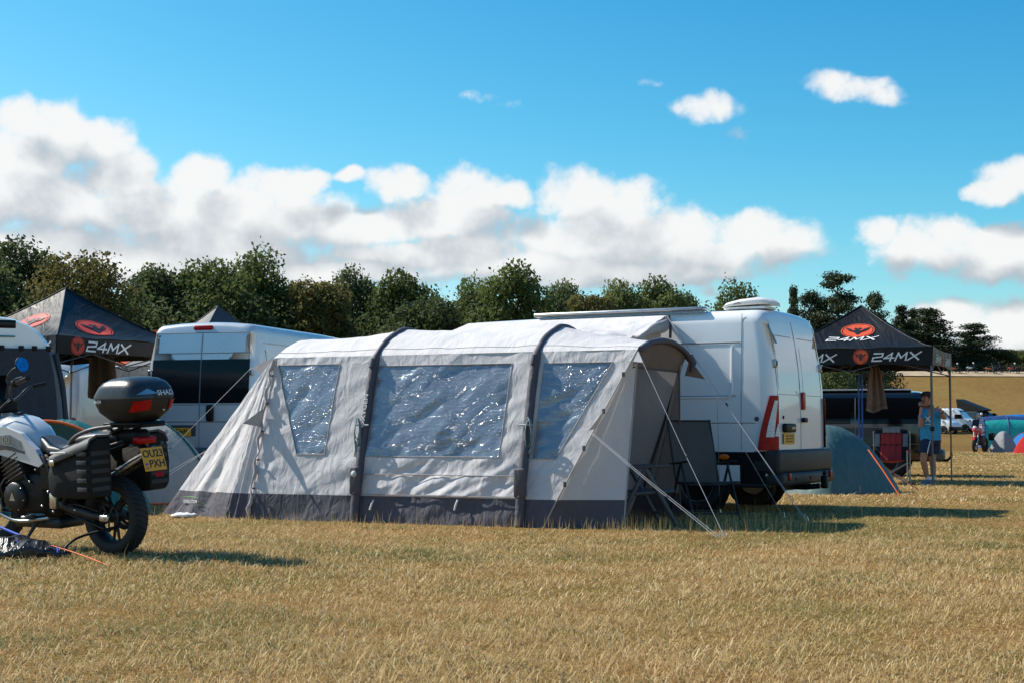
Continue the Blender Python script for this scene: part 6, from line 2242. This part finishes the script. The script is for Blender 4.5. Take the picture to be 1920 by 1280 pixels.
def red_chair():
    g = GND(1668, 27.6)
    t = thing('camp_chair', 'red and grey padded folding camp chair in front of the black van', 'chair', (g.x, g.y, 0), R(160))
    red, grey, blk = mat('chair_red', (.42, .022, .020), .75, var=.1, wrinkle=.5, wscale=8), mat('chair_grey', (.26, .25, .25), .75, var=.1), M['bag_cloth']
    bot, top = Vector((0, -.16, .42)), Vector((0, -.36, 1.02))

    def pad(x0, x1, q0, q1, m, nm, th=.03, bulge=.02):
        MB().grid(lambda s, q: Vector((lerp(x0, x1, s), 0, 0)) + bot.lerp(top, lerp(q0, q1, q)) + Vector((0, th + bulge * math.sin(math.pi * s) * math.sin(math.pi * q) + .008 * math.sin(s * 22), 0)), 14, 10).build(nm, m, t)
    MB().rbox((0, 0, 0), (.58, .05, .60), .024, 4, frame(bot.lerp(top, .5), (1, 0, 0), (top - bot).cross(Vector((1, 0, 0))))).build('backrest', blk, t)
    pad(-.19, .19, .0, .50, red, 'back_pad')
    pad(-.19, .19, .52, .86, red, 'back_pad')
    pad(-.16, .16, .88, 1.04, grey, 'headrest')
    pad(-.30, -.21, .45, .85, grey, 'side_pad')
    pad(.21, .30, .45, .85, grey, 'side_pad')
    MB().grid(lambda s, q: Vector((lerp(-.27, .27, s), lerp(-.18, .30, q), .44 - .05 * math.sin(math.pi * s) * (1 - .4 * q) + .02 * q)), 12, 10).build('seat', red, t)
    for sg in (-1, 1):
        MB().tube([(sg * .34, -.28, .62), (sg * .35, .0, .61), (sg * .34, .26, .62)], [.02, .045, .035], 8, flat=.4).build('armrest', red, t)
        MB().tube([(sg * .33, -.30, .0), (sg * .33, -.34, .98)], .011, 6).build('back_post', M['pole_silver'], t)
        MB().tube([(sg * .33, .27, .0), (sg * .33, .27, .62)], .011, 6).build('front_post', M['pole_silver'], t)
        MB().tube([(sg * .33, -.30, .03), (sg * .33, .27, .42)], .009, 6).build('side_brace', M['pole_silver'], t)
        MB().tube([(sg * .33, .27, .03), (-sg * .33, .27, .40)], .009, 6).build('front_brace', M['pole_silver'], t)
        MB().tube([(sg * .33, -.30, .03), (-sg * .33, -.30, .40)], .009, 6).build('rear_brace', M['pole_silver'], t)


red_chair()
for px, dd in ((1611, 29.6), (1617, 29.62)):
    g = GND(px, dd)
    o = MB().tube([(0, 0, 0), (0, 0, 2.1)], .016, 6).build('upright_pole', M['pole_blue'])
    o.location = g
    tag(o, 'slim blue upright pole, %s of a pair behind the petrol blue tent' % ('left' if px == 1611 else 'right'), 'pole', 'pair of blue poles')


# ------------------------------------------------------------------ people
def skin_mesh(verts, edges, root=0, sub=2, name='body'):
    me = bpy.data.meshes.new(name)
    me.from_pydata([v[:3] for v in verts], edges, [])
    o = bpy.data.objects.new(name, me)
    COL.objects.link(o)
    o.modifiers.new('skin', 'SKIN').use_smooth_shade = True
    sv = me.skin_vertices[0].data
    for i, v in enumerate(verts):
        r = v[3]
        sv[i].radius = r if isinstance(r, (tuple, list)) else (r, r)
        sv[i].use_root = i == root
    if sub:
        s = o.modifiers.new('sub', 'SUBSURF')
        s.levels = s.render_levels = sub
    out = bpy.data.meshes.new_from_object(o.evaluated_get(bpy.context.evaluated_depsgraph_get()))
    bpy.data.objects.remove(o)
    for p in out.polygons:
        p.use_smooth = True
    return out


def chain(n0, n):
    return [(n0 + i, n0 + i + 1) for i in range(n - 1)]


def man():
    p = AT(1741, HOR, 27.42)
    t = thing('person', 'man in blue t-shirt and navy shorts holding the canopy leg and a phone', 'person', (p.x, p.y, 0), 0)
    # axes: x right in the picture, y away from the camera, z up; he faces left and a little to the camera
    V = [(.04, .02, .88, (.155, .115)), (.04, .02, 1.02, (.160, .125)), (.05, .02, 1.18, (.175, .130)), (.05, .02, 1.32, (.165, .105)), (.02, .01, 1.41, .065), (-.005, -.005, 1.47, .058),  # 0-5 trunk, neck
         (-.035, -.02, 1.55, (.078, .092)), (-.03, -.02, 1.63, (.080, .098)), (-.02, -.02, 1.68, .060),                                                 # 6-8 head
         (-.085, -.06, 1.33, .062), (-.165, -.10, 1.19, .050), (-.185, -.13, 1.05, .044), (-.190, -.16, 1.20, .037), (-.175, -.15, 1.36, .029), (-.160, -.14, 1.43, .036),  # 9-14 far (his right) arm
         (.155, -.02, 1.33, .062), (.215, -.14, 1.27, .052), (.235, -.24, 1.21, .045), (.185, -.30, 1.30, .037), (.130, -.33, 1.36, .029), (.105, -.34, 1.385, .036),  # 15-20 his left arm
         (-.03, -.02, .80, .100), (-.10, -.08, .62, .085), (-.135, -.10, .46, .062), (-.09, -.04, .32, .060), (-.03, .0, .10, .038), (-.045, -.03, .05, .042), (-.11, -.09, .035, .034),       # 21-27 leg
         (.10, .06, .80, .100), (.09, .05, .62, .085), (.065, .03, .47, .062), (.085, .04, .32, .060), (.09, .05, .10, .038), (.075, .03, .05, .042), (.01, -.04, .035, .034)]                    # 28-34 leg
    E = chain(0, 9) + [(3, 9)] + chain(9, 6) + [(3, 15)] + chain(15, 6) + [(0, 21)] + chain(21, 7) + [(0, 28)] + chain(28, 7)
    link_mesh('body', skin_mesh(V, E), t, M['skin'])
    # fingers: right hand round the phone, left hand round the pole
    fg = []
    hands = [((-.165, -.145, 1.42), Vector((-.35, -.25, .85)), Vector((.25, .35, .25))), ((.110, -.335, 1.38), Vector((-.75, -.2, .35)), Vector((.2, -.65, -.3)))]
    for (c, d, k) in hands:
        c = Vector(c)
        d = d.normalized()
        k = k.normalized()
        side = d.cross(k).normalized()
        for i, L_ in enumerate((.062, .074, .078, .070)):
            q = c + side * (.020 * (i - 1.5)) + d * .02
            a, b, e = q + d * L_ * .35, q + d * L_ * .75 + k * .018, q + d * L_ * .85 + k * .048
            link_mesh('finger', skin_mesh([(*q, .010), (*a, .0095), (*b, .009), (*e, .008)], chain(0, 4), 0, 1), t, M['skin'])
        q = c - side * .030
        link_mesh('thumb', skin_mesh([(*q, .012), (*(q - side * .02 + d * .02 + k * .02), .011), (*(q - side * .012 + d * .045 + k * .045), .009)], chain(0, 3), 0, 1), t, M['skin'])
    # face
    f = Vector((-.88, -.45, 0)).normalized()
    sd = Vector((-f.y, f.x, 0))
    hc = Vector((-.034, -.022, 1.575))
    MB().tube([hc + f * .080 + Vector((0, 0, .012)), hc + f * .108 + Vector((0, 0, -.022)), hc + f * .090 + Vector((0, 0, -.032))], [.010, .017, .012], 8).build('nose', M['skin'], t)
    MB().tube([hc + f * .086 + sd * .028 + Vector((0, 0, -.060)), hc + f * .094 + Vector((0, 0, -.060)), hc + f * .086 - sd * .028 + Vector((0, 0, -.060))], .006, 6).build('mouth', mat('lips', (.25, .09, .07), .5), t)
    for sg in (-1, 1):
        MB().ball(tuple(hc + f * .082 + sd * (.033 * sg) + Vector((0, 0, .012))), .010, 8, 6).build('eye', M['ink'], t)
        MB().ball(tuple(hc + sd * (.084 * sg) - f * .012 + Vector((0, 0, -.012))), (.020, .020, .032), 8, 8).build('ear', M['skin'], t)
    MB().ball((-.012, -.010, 1.60), (.088, .088, .062), 16, 10).build('hair', M['hair'], t)
    # clothing
    sh = mat('tshirt', (.035, .30, .52), .85, var=.08, vscale=8, wrinkle=.6, wscale=9)
    def oval(cx, cy, z, rx, ry, n=22, ph=0.):
        return [(cx + rx * math.cos(t) + .004 * math.sin(5 * t + ph), cy + ry * math.sin(t) + .004 * math.cos(7 * t + ph), z + .006 * math.sin(3 * t + ph)) for t in np.linspace(0, 6.2832, n, endpoint=False)]
    sm = MB().loft([oval(.04, .02, z, rx, ry, ph=z * 9) for z, rx, ry in ((.79, .182, .150), (.84, .188, .156), (.95, .188, .158), (1.08, .186, .156), (1.20, .190, .150), (1.30, .178, .128), (1.36, .130, .100), (1.40, .078, .072))], False, False)
    sm.tube([(-.06, -.045, 1.335), (-.11, -.072, 1.29), (-.155, -.096, 1.21)], [.080, .078, .070], 14)
    sm.tube([(.13, -.01, 1.335), (.175, -.06, 1.31), (.212, -.125, 1.275)], [.080, .078, .070], 14)
    shirt = sm.build('tshirt', sh, t)
    navy = mat('shorts_cloth', (.010, .018, .050), .8, var=.1, wrinkle=.6, wscale=9)
    sm = MB().loft([oval(.04, .02, z, rx, ry, ph=z * 7) for z, rx, ry in ((.87, .172, .140), (.80, .180, .148), (.73, .178, .146))], False, False)
    sm.tube([(-.02, -.01, .80), (-.055, -.04, .70), (-.10, -.075, .56)], [.115, .122, .118], 16)
    sm.tube([(.10, .05, .80), (.098, .05, .70), (.09, .05, .56)], [.112, .118, .114], 16)
    shorts = sm.build('shorts', navy, t)
    MB().tube([(-.01, -.125, .80), (-.05, -.165, .69), (-.085, -.19, .57)], .014, 5, flat=.5).build('side_stripe', M['white_print'], shorts)
    MB().tube([(.04 + .176 * math.cos(a), .02 + .140 * math.sin(a), .80) for a in np.linspace(0, 6.2832, 24)], .018, 6).build('belt', M['ink'], t)
    ch = Vector((-.055, -.150, 1.20))
    Tl = frame(ch, (.80, -.42, 0), (-.06, -.02, 1))
    lg = MB()
    for sg in (-1, 1):
        lg.tube([Tl @ Vector((x, y * sg, .0)) for x, y in ((-.055, .06), (-.025, .03), (0, .012), (.025, .03), (.055, .06))], [.005, .013, .010, .013, .005], 6)
    lg.tube([Tl @ Vector((-.032, 0, 0)), Tl @ Vector((.032, 0, 0))], .007, 6)
    lg.build('shirt_emblem', M['white_print'], shirt)
    lt = MB()
    for k in range(9):
        lt.box((-.055 + .014 * k, -.10, .0), (.008, .016, .006), Tl)
    lt.build('shirt_lettering', M['white_print'], shirt)
    # cap with peak, collar strap, phone, watch, shoes
    capm = mat('cap_cloth', (.035, .010, .014), .8, var=.2)
    cap = MB().lathe([(.100, 0), (.102, .03), (.090, .065), (.055, .088), (0, .094)], 20, Matrix.Translation((-.025, -.02, 1.615))).build('cap', capm, t)
    MB().grid(lambda a, b: hc + Vector((0, 0, .048 - .012 * b)) + (f * (.085 + .095 * b * math.cos((a - .5) * 1.6)) + sd * (a - .5) * .17), 10, 5).build('cap_peak', capm, cap)
    MB().tube([hc + f * .102 + sd * .08 * s_ - f * .02 * abs(s_) + Vector((0, 0, .075)) for s_ in (-1, -.4, .4, 1)], .020, 6, flat=.7).build('sunglasses', M['dark_glass'], cap)
    MB().rbox((0, 0, 0), (.075, .012, .150), .006, 2, frame((-.130, -.13, 1.46), (.45, .75, -.35), (.4, -.5, 0))).build('phone', M['dark_glass'], t)
    MB().tube([(-.20, -.162, 1.245), (-.176, -.152, 1.252)], .041, 10).build('wristband', M['rope_blue'], t)
    MB().tube([(.170, -.308, 1.318), (.158, -.314, 1.330)], .038, 10).build('watch', M['ink'], t)
    for (x, y, dx, dy) in ((-.05, -.035, -.06, -.055), (.072, .028, -.062, -.065)):
        sn = MB()
        sn.tube([(x - dx * .7, y - dy * .7, .045), (x, y, .055), (x + dx, y + dy, .042), (x + dx * 1.9, y + dy * 1.9, .034)], [.040, .050, .047, .030], 10)
        sh_ = sn.build('shoe', mat('shoe', (.16, .17, .19), .7, var=.3, vscale=20), t)
        MB().tube([(x - dx * .8, y - dy * .8, .012), (x + dx * 2., y + dy * 2., .012)], .038, 8, flat=.3).build('sole', M['white_print'], sh_)
        MB().tube([(x - dx * .35, y - dy * .35, .09), (x - dx * .45, y - dy * .45, .15)], .047, 10).build('sock', M['white_print'], t)


man()
# ------------------------------------------------------------------ the camp on the far right
def far_bike(name, label, loc, rot, paint, sc=1.0, group=None, rider=None):
    t = thing(name, label, 'motorcycle', loc, rot, group, sc)
    for y, r, w, nm in ((0, .32, .16, 'rear_wheel'), (1.52, .33, .11, 'front_wheel')):
        T = Matrix.Translation((0, y, r)) @ Matrix.Rotation(R(90), 4, 'Y')
        wh = MB().lathe([(r * .68, -w / 2), (r * .93, -w / 2), (r, -w * .2), (r, w * .2), (r * .93, w / 2), (r * .68, w / 2)], 22, T, True).build(nm, M['tyre'], t)
        mb = MB().lathe([(0, -.04), (.05, -.04), (.05, .04), (0, .04)], 10, T)
        for k in range(6):
            mb.tube([T @ Vector((0, 0, 0)), T @ (Matrix.Rotation(k * 1.047, 4, 'Z') @ Vector((r * .7, 0, 0)))], .012, 4)
        mb.build('rim', M['dark_metal'], wh)
    for sg in (-1, 1):
        MB().tube([(sg * .09, 1.52, .33), (sg * .09, 1.20, 1.10)], .028, 6).build('fork_leg', M['alloy'], t)
        MB().tube([(0, 1.20, 1.14), (sg * .2, 1.14, 1.18), (sg * .42, 1.06, 1.17)], .016, 6).build('handlebar', M['dark_metal'], t)
        MB().tube([(sg * .22, 1.16, 1.2), (sg * .30, 1.16, 1.34)], .008, 5).build('mirror_stalk', M['dark_metal'], t)
        MB().ball((sg * .31, 1.16, 1.37), (.06, .02, .04), 8, 6).build('mirror', M['ink'], t)
        MB().rbox((sg * .32, -.02, .68), (.22, .46, .34), .04, 2).build('pannier', M['black_plastic'], t)
    MB().rbox((0, .78, .52), (.44, .56, .44), .10, 3).build('engine', M['dark_metal'], t)
    MB().tube([(0, 0, .32), (0, .5, .45)], .06, 6).build('swing_arm', M['dark_metal'], t)

    def ov(y, w, zt, zb):
        zc, h = (zt + zb) / 2, (zt - zb) / 2
        return [(w * math.cos(a), y, zc + h * math.sin(a)) for a in np.linspace(0, 6.2832, 14, endpoint=False)]
    MB().loft([ov(.66, .10, .98, .82), ov(.85, .20, 1.08, .74), ov(1.1, .22, 1.10, .72), ov(1.3, .14, 1.04, .82)], True, True).build('tank', M[paint], t)
    MB().loft([ov(.76, .10, .96, .84), ov(.5, .17, .92, .82), ov(.2, .15, .97, .84), ov(-.2, .10, .98, .88)], True, True).build('seat', M['seat_vinyl'], t)
    MB().loft([ov(1.28, .15, 1.16, .90), ov(1.48, .14, 1.10, .88), ov(1.72, .05, .96, .90)], True, True).build('beak', M[paint], t)
    MB().lathe([(.09, 0), (.08, .02), (0, .03)], 14, Matrix.Translation((0, 1.50, 1.06)) @ Matrix.Rotation(R(-90), 4, 'X')).build('headlight', M['clear_lens'], t)
    MB().grid(lambda a, b: (lerp(-.15, .15, a), 1.42 - .14 * b, lerp(1.12, 1.42, b)), 4, 4).build('windscreen', M['dark_glass'], t)
    MB().tube([(.2, .6, .35), (.24, .2, .5), (.24, -.2, .62)], [.03, .055, .055], 8).build('exhaust', M['metal'], t)
    MB().tube([(-.12, .7, .3), (-.34, .74, .01)], .014, 5).build('side_stand', M['dark_metal'], t)
    MB().grid(lambda a, b: (lerp(-.06, .06, a), 1.52 + .37 * math.cos(lerp(.6, 2.4, b)), .33 + .37 * math.sin(lerp(.6, 2.4, b))), 3, 8).build('mudguard', M[paint], t)
    return t


M['bike_red'] = mat('bike_red', (.50, .03, .02), .3, coat=.5)
M['bike_orange'] = mat('bike_orange', (.60, .12, .02), .35)
g = GND(1846, 66.0)
far_bike('motorcycle', 'red and white adventure motorcycle parked beside the small grey tent', (g.x, g.y, 0), R(147), 'bike_red')


def rider_figure(label, loc, rot, jacket, helmet, sc=1.0):
    t = thing('person', label, 'person', loc, rot, 'riders on the dusty track', sc)
    V = [(0, .25, .98, (.16, .13)), (0, .30, 1.2, (.17, .12)), (0, .42, 1.42, (.18, .11)), (0, .46, 1.55, .06), (0, .50, 1.66, .09)]
    E = chain(0, 5)
    for sg in (-1, 1):
        n = len(V)
        V += [(sg * .20, .44, 1.42, .06), (sg * .34, .64, 1.28, .05), (sg * .36, .98, 1.22, .042)]
        E += [(2, n), (n, n + 1), (n + 1, n + 2)]
        n = len(V)
        V += [(sg * .14, .40, .90, .09), (sg * .25, .74, .80, .075), (sg * .24, .52, .40, .05), (sg * .24, .62, .34, .045)]
        E += [(0, n), (n, n + 1), (n + 1, n + 2), (n + 2, n + 3)]
    link_mesh('body', skin_mesh(V, E, 0, 1), t, jacket)
    MB().ball((0, .50, 1.70), (.125, .15, .145), 12, 8).build('helmet', helmet, t)
    return t


jk = [mat('rider_black', (.02, .02, .022), .7), mat('rider_olive', (.07, .08, .02), .7), mat('rider_grey', (.1, .11, .12), .7)]
hm = [M['white_print'], M['bike_red'], M['ink']]
RID = [(1803, 254.5, 'bike_orange', 0, 0, 'leftmost rider on the dusty track', 'leftmost motorcycle on the dusty track'), (1833, 255.2, 'bike_white', 0, 0, 'second rider from the left on the dusty track, white helmet', 'pale motorcycle, second from the left on the dusty track'),
       (1868, 254.2, 'bike_orange', 1, 2, 'rider in a yellow-green jacket, third along the dusty track', 'motorcycle third from the left on the dusty track'), (1881, 255.8, 'black_paint', 0, 2, 'dark rider close behind the yellow-green jacket on the track', 'dark motorcycle, fourth from the left on the dusty track'),
       (1911, 254.6, 'bike_red', 0, 0, 'rightmost rider on the dusty track by the picture edge', 'red motorcycle at the right end of the dusty track')]
for (px, d, pt, j, h, l1, l2) in RID:
    q = AT(px, HOR, d)
    z = hill(d) + .2
    rot = R(74)
    far_bike('motorcycle', l2, (q.x, d, z), rot, pt, 1.0, 'motorcycles on the dusty track')
    rider_figure(l1, (q.x, d, z), rot, jk[j], hm[h])
q = AT(1843, HOR, 152)
far_bike('motorcycle', 'motorcycle riding past behind the dark pop-top camper', (q.x, 152, hill(152)), R(150), 'black_paint')
rider_figure('rider with pale helmet behind the dark pop-top camper', (q.x, 152, hill(152)), R(150), jk[1], hm[0])

c = GND(1787, 150)
plain_van('panel_van', 'distant white van facing right in front of the brown slope', (c.x - 2, c.y + 2, hill(152) - .1), R(233), 0, 'white_paint', 5.2, 2.0, 2.35)
c = GND(1772, 146)
plain_van('panel_van', 'distant white van half hidden behind the right canopy leg', (c.x - 3.6, c.y, hill(146) - .1), R(226), 0, 'white_paint', 5.2, 2.0, 2.3)
c = GND(1822, 158)
pv = plain_van('campervan', 'distant dark camper van with its pop-top roof raised', (c.x - 1, c.y + 1, hill(158) - .1), R(222), 0, 'black_paint', 5.0, 1.9, 1.95)
MB().prism([(.3, 1.95), (3.3, 1.98), (3.4, 2.1), (.2, 3.25), (.1, 3.2)], 1.5, frame((-.75, 0, 0), (0, 1, 0), (0, 0, 1))).build('pop_top', M['canopy'], pv.root)


def tunnel_tent(label, px, d, rot, L_, W, H, roof, wall, door):
    g = GND(px, d)
    t = thing('family_tent', label, 'tent', (g.x, g.y, hill(d)), rot, 'large tents on the right')

    def P(s, q):
        x = lerp(-L_ / 2, L_ / 2, s)
        a = lerp(0, math.pi, q)
        k = 1 - .05 * (2 * s - 1) ** 2
        sx, sz = math.copysign(abs(math.cos(a)) ** .7, math.cos(a)), math.sin(a) ** .62
        return Vector((x, -W / 2 * sx * (1 + .08 * (1 - sz)), H * k * sz + .015 * nz(s * 9, q * 9)))
    MB().grid(lambda s, q: P(s, lerp(0, .30, q)), 24, 8).build('wall', M[wall], t)
    MB().grid(lambda s, q: P(s, lerp(.30, .70, q)), 24, 10).build('roof', M[roof], t)
    MB().grid(lambda s, q: P(s, lerp(.70, 1, q)), 24, 8).build('wall', M[wall], t)
    for s in (0, 1):
        MB().grid(lambda a, b: P(s, a) * (1 - b) + Vector(((L_ / 2 + .25) * (2 * s - 1), 0, .02)) * b if False else Vector((P(s, a).x + (.3 * b * (1 - math.sin(math.pi * a) ** .6)) * (2 * s - 1), P(s, a).y * (1 - b * .98), P(s, a).z * (1 - b))), 16, 8).build('end_wall', M[roof], t)
        MB().rbox(((L_ / 2 + .02) * (2 * s - 1), -.1, H * .42), (.05, W * .42, H * .62), .02, 2).build('door', M[door], t)
    for s in (0, .5, 1):
        MB().tube([P(s, q) * 1.006 for q in np.linspace(0, 1, 20)], .03, 6).build('pole_sleeve', M['tent_navy'], t)
    return t


tunnel_tent('large aqua and navy blue tunnel tent behind the small grey tent', 1884, 80, R(-6), 2.5, 2.2, 1.72, 'tent_navy', 'tent_aqua', 'tent_grey')
tunnel_tent('bright blue tunnel tent at the right edge behind the aqua tent', 1912, 88, R(-4), 2.6, 2.4, 1.86, 'tent_blue', 'tent_blue', 'tent_grey')
g = GND(1881, 65.5)
dome_tent('dome_tent', 'small grey dome tent beside the red motorcycle on the right', (g.x, g.y, 0), R(32), .52, .50, .92, 'tent_grey')
g = GND(1922, 66.5)
dome_tent('dome_tent', 'blue dome tent at the right edge behind the red tent', (g.x, g.y, 0), R(20), .68, .6, .85, 'tent_blue', trim='tent_red')
g = GND(1932, 63.0)
dome_tent('dome_tent', 'red tent cut off by the right edge of the picture', (g.x, g.y, 0), R(40), .6, .6, .82, 'tent_red')
g = GND(348, 17.2)
o = MB().ball((0, 0, .03), (.16, .07, .03), 16, 8)
o.v = [(x, y, max(.003, z + .03 * nz(x * 20, y * 20))) for x, y, z in o.v]
o = o.build('cloth_scrap', M['white_print'])
o.location = g
tag(o, 'crumpled white cloth on the grass at the foot of the awning', 'cloth')
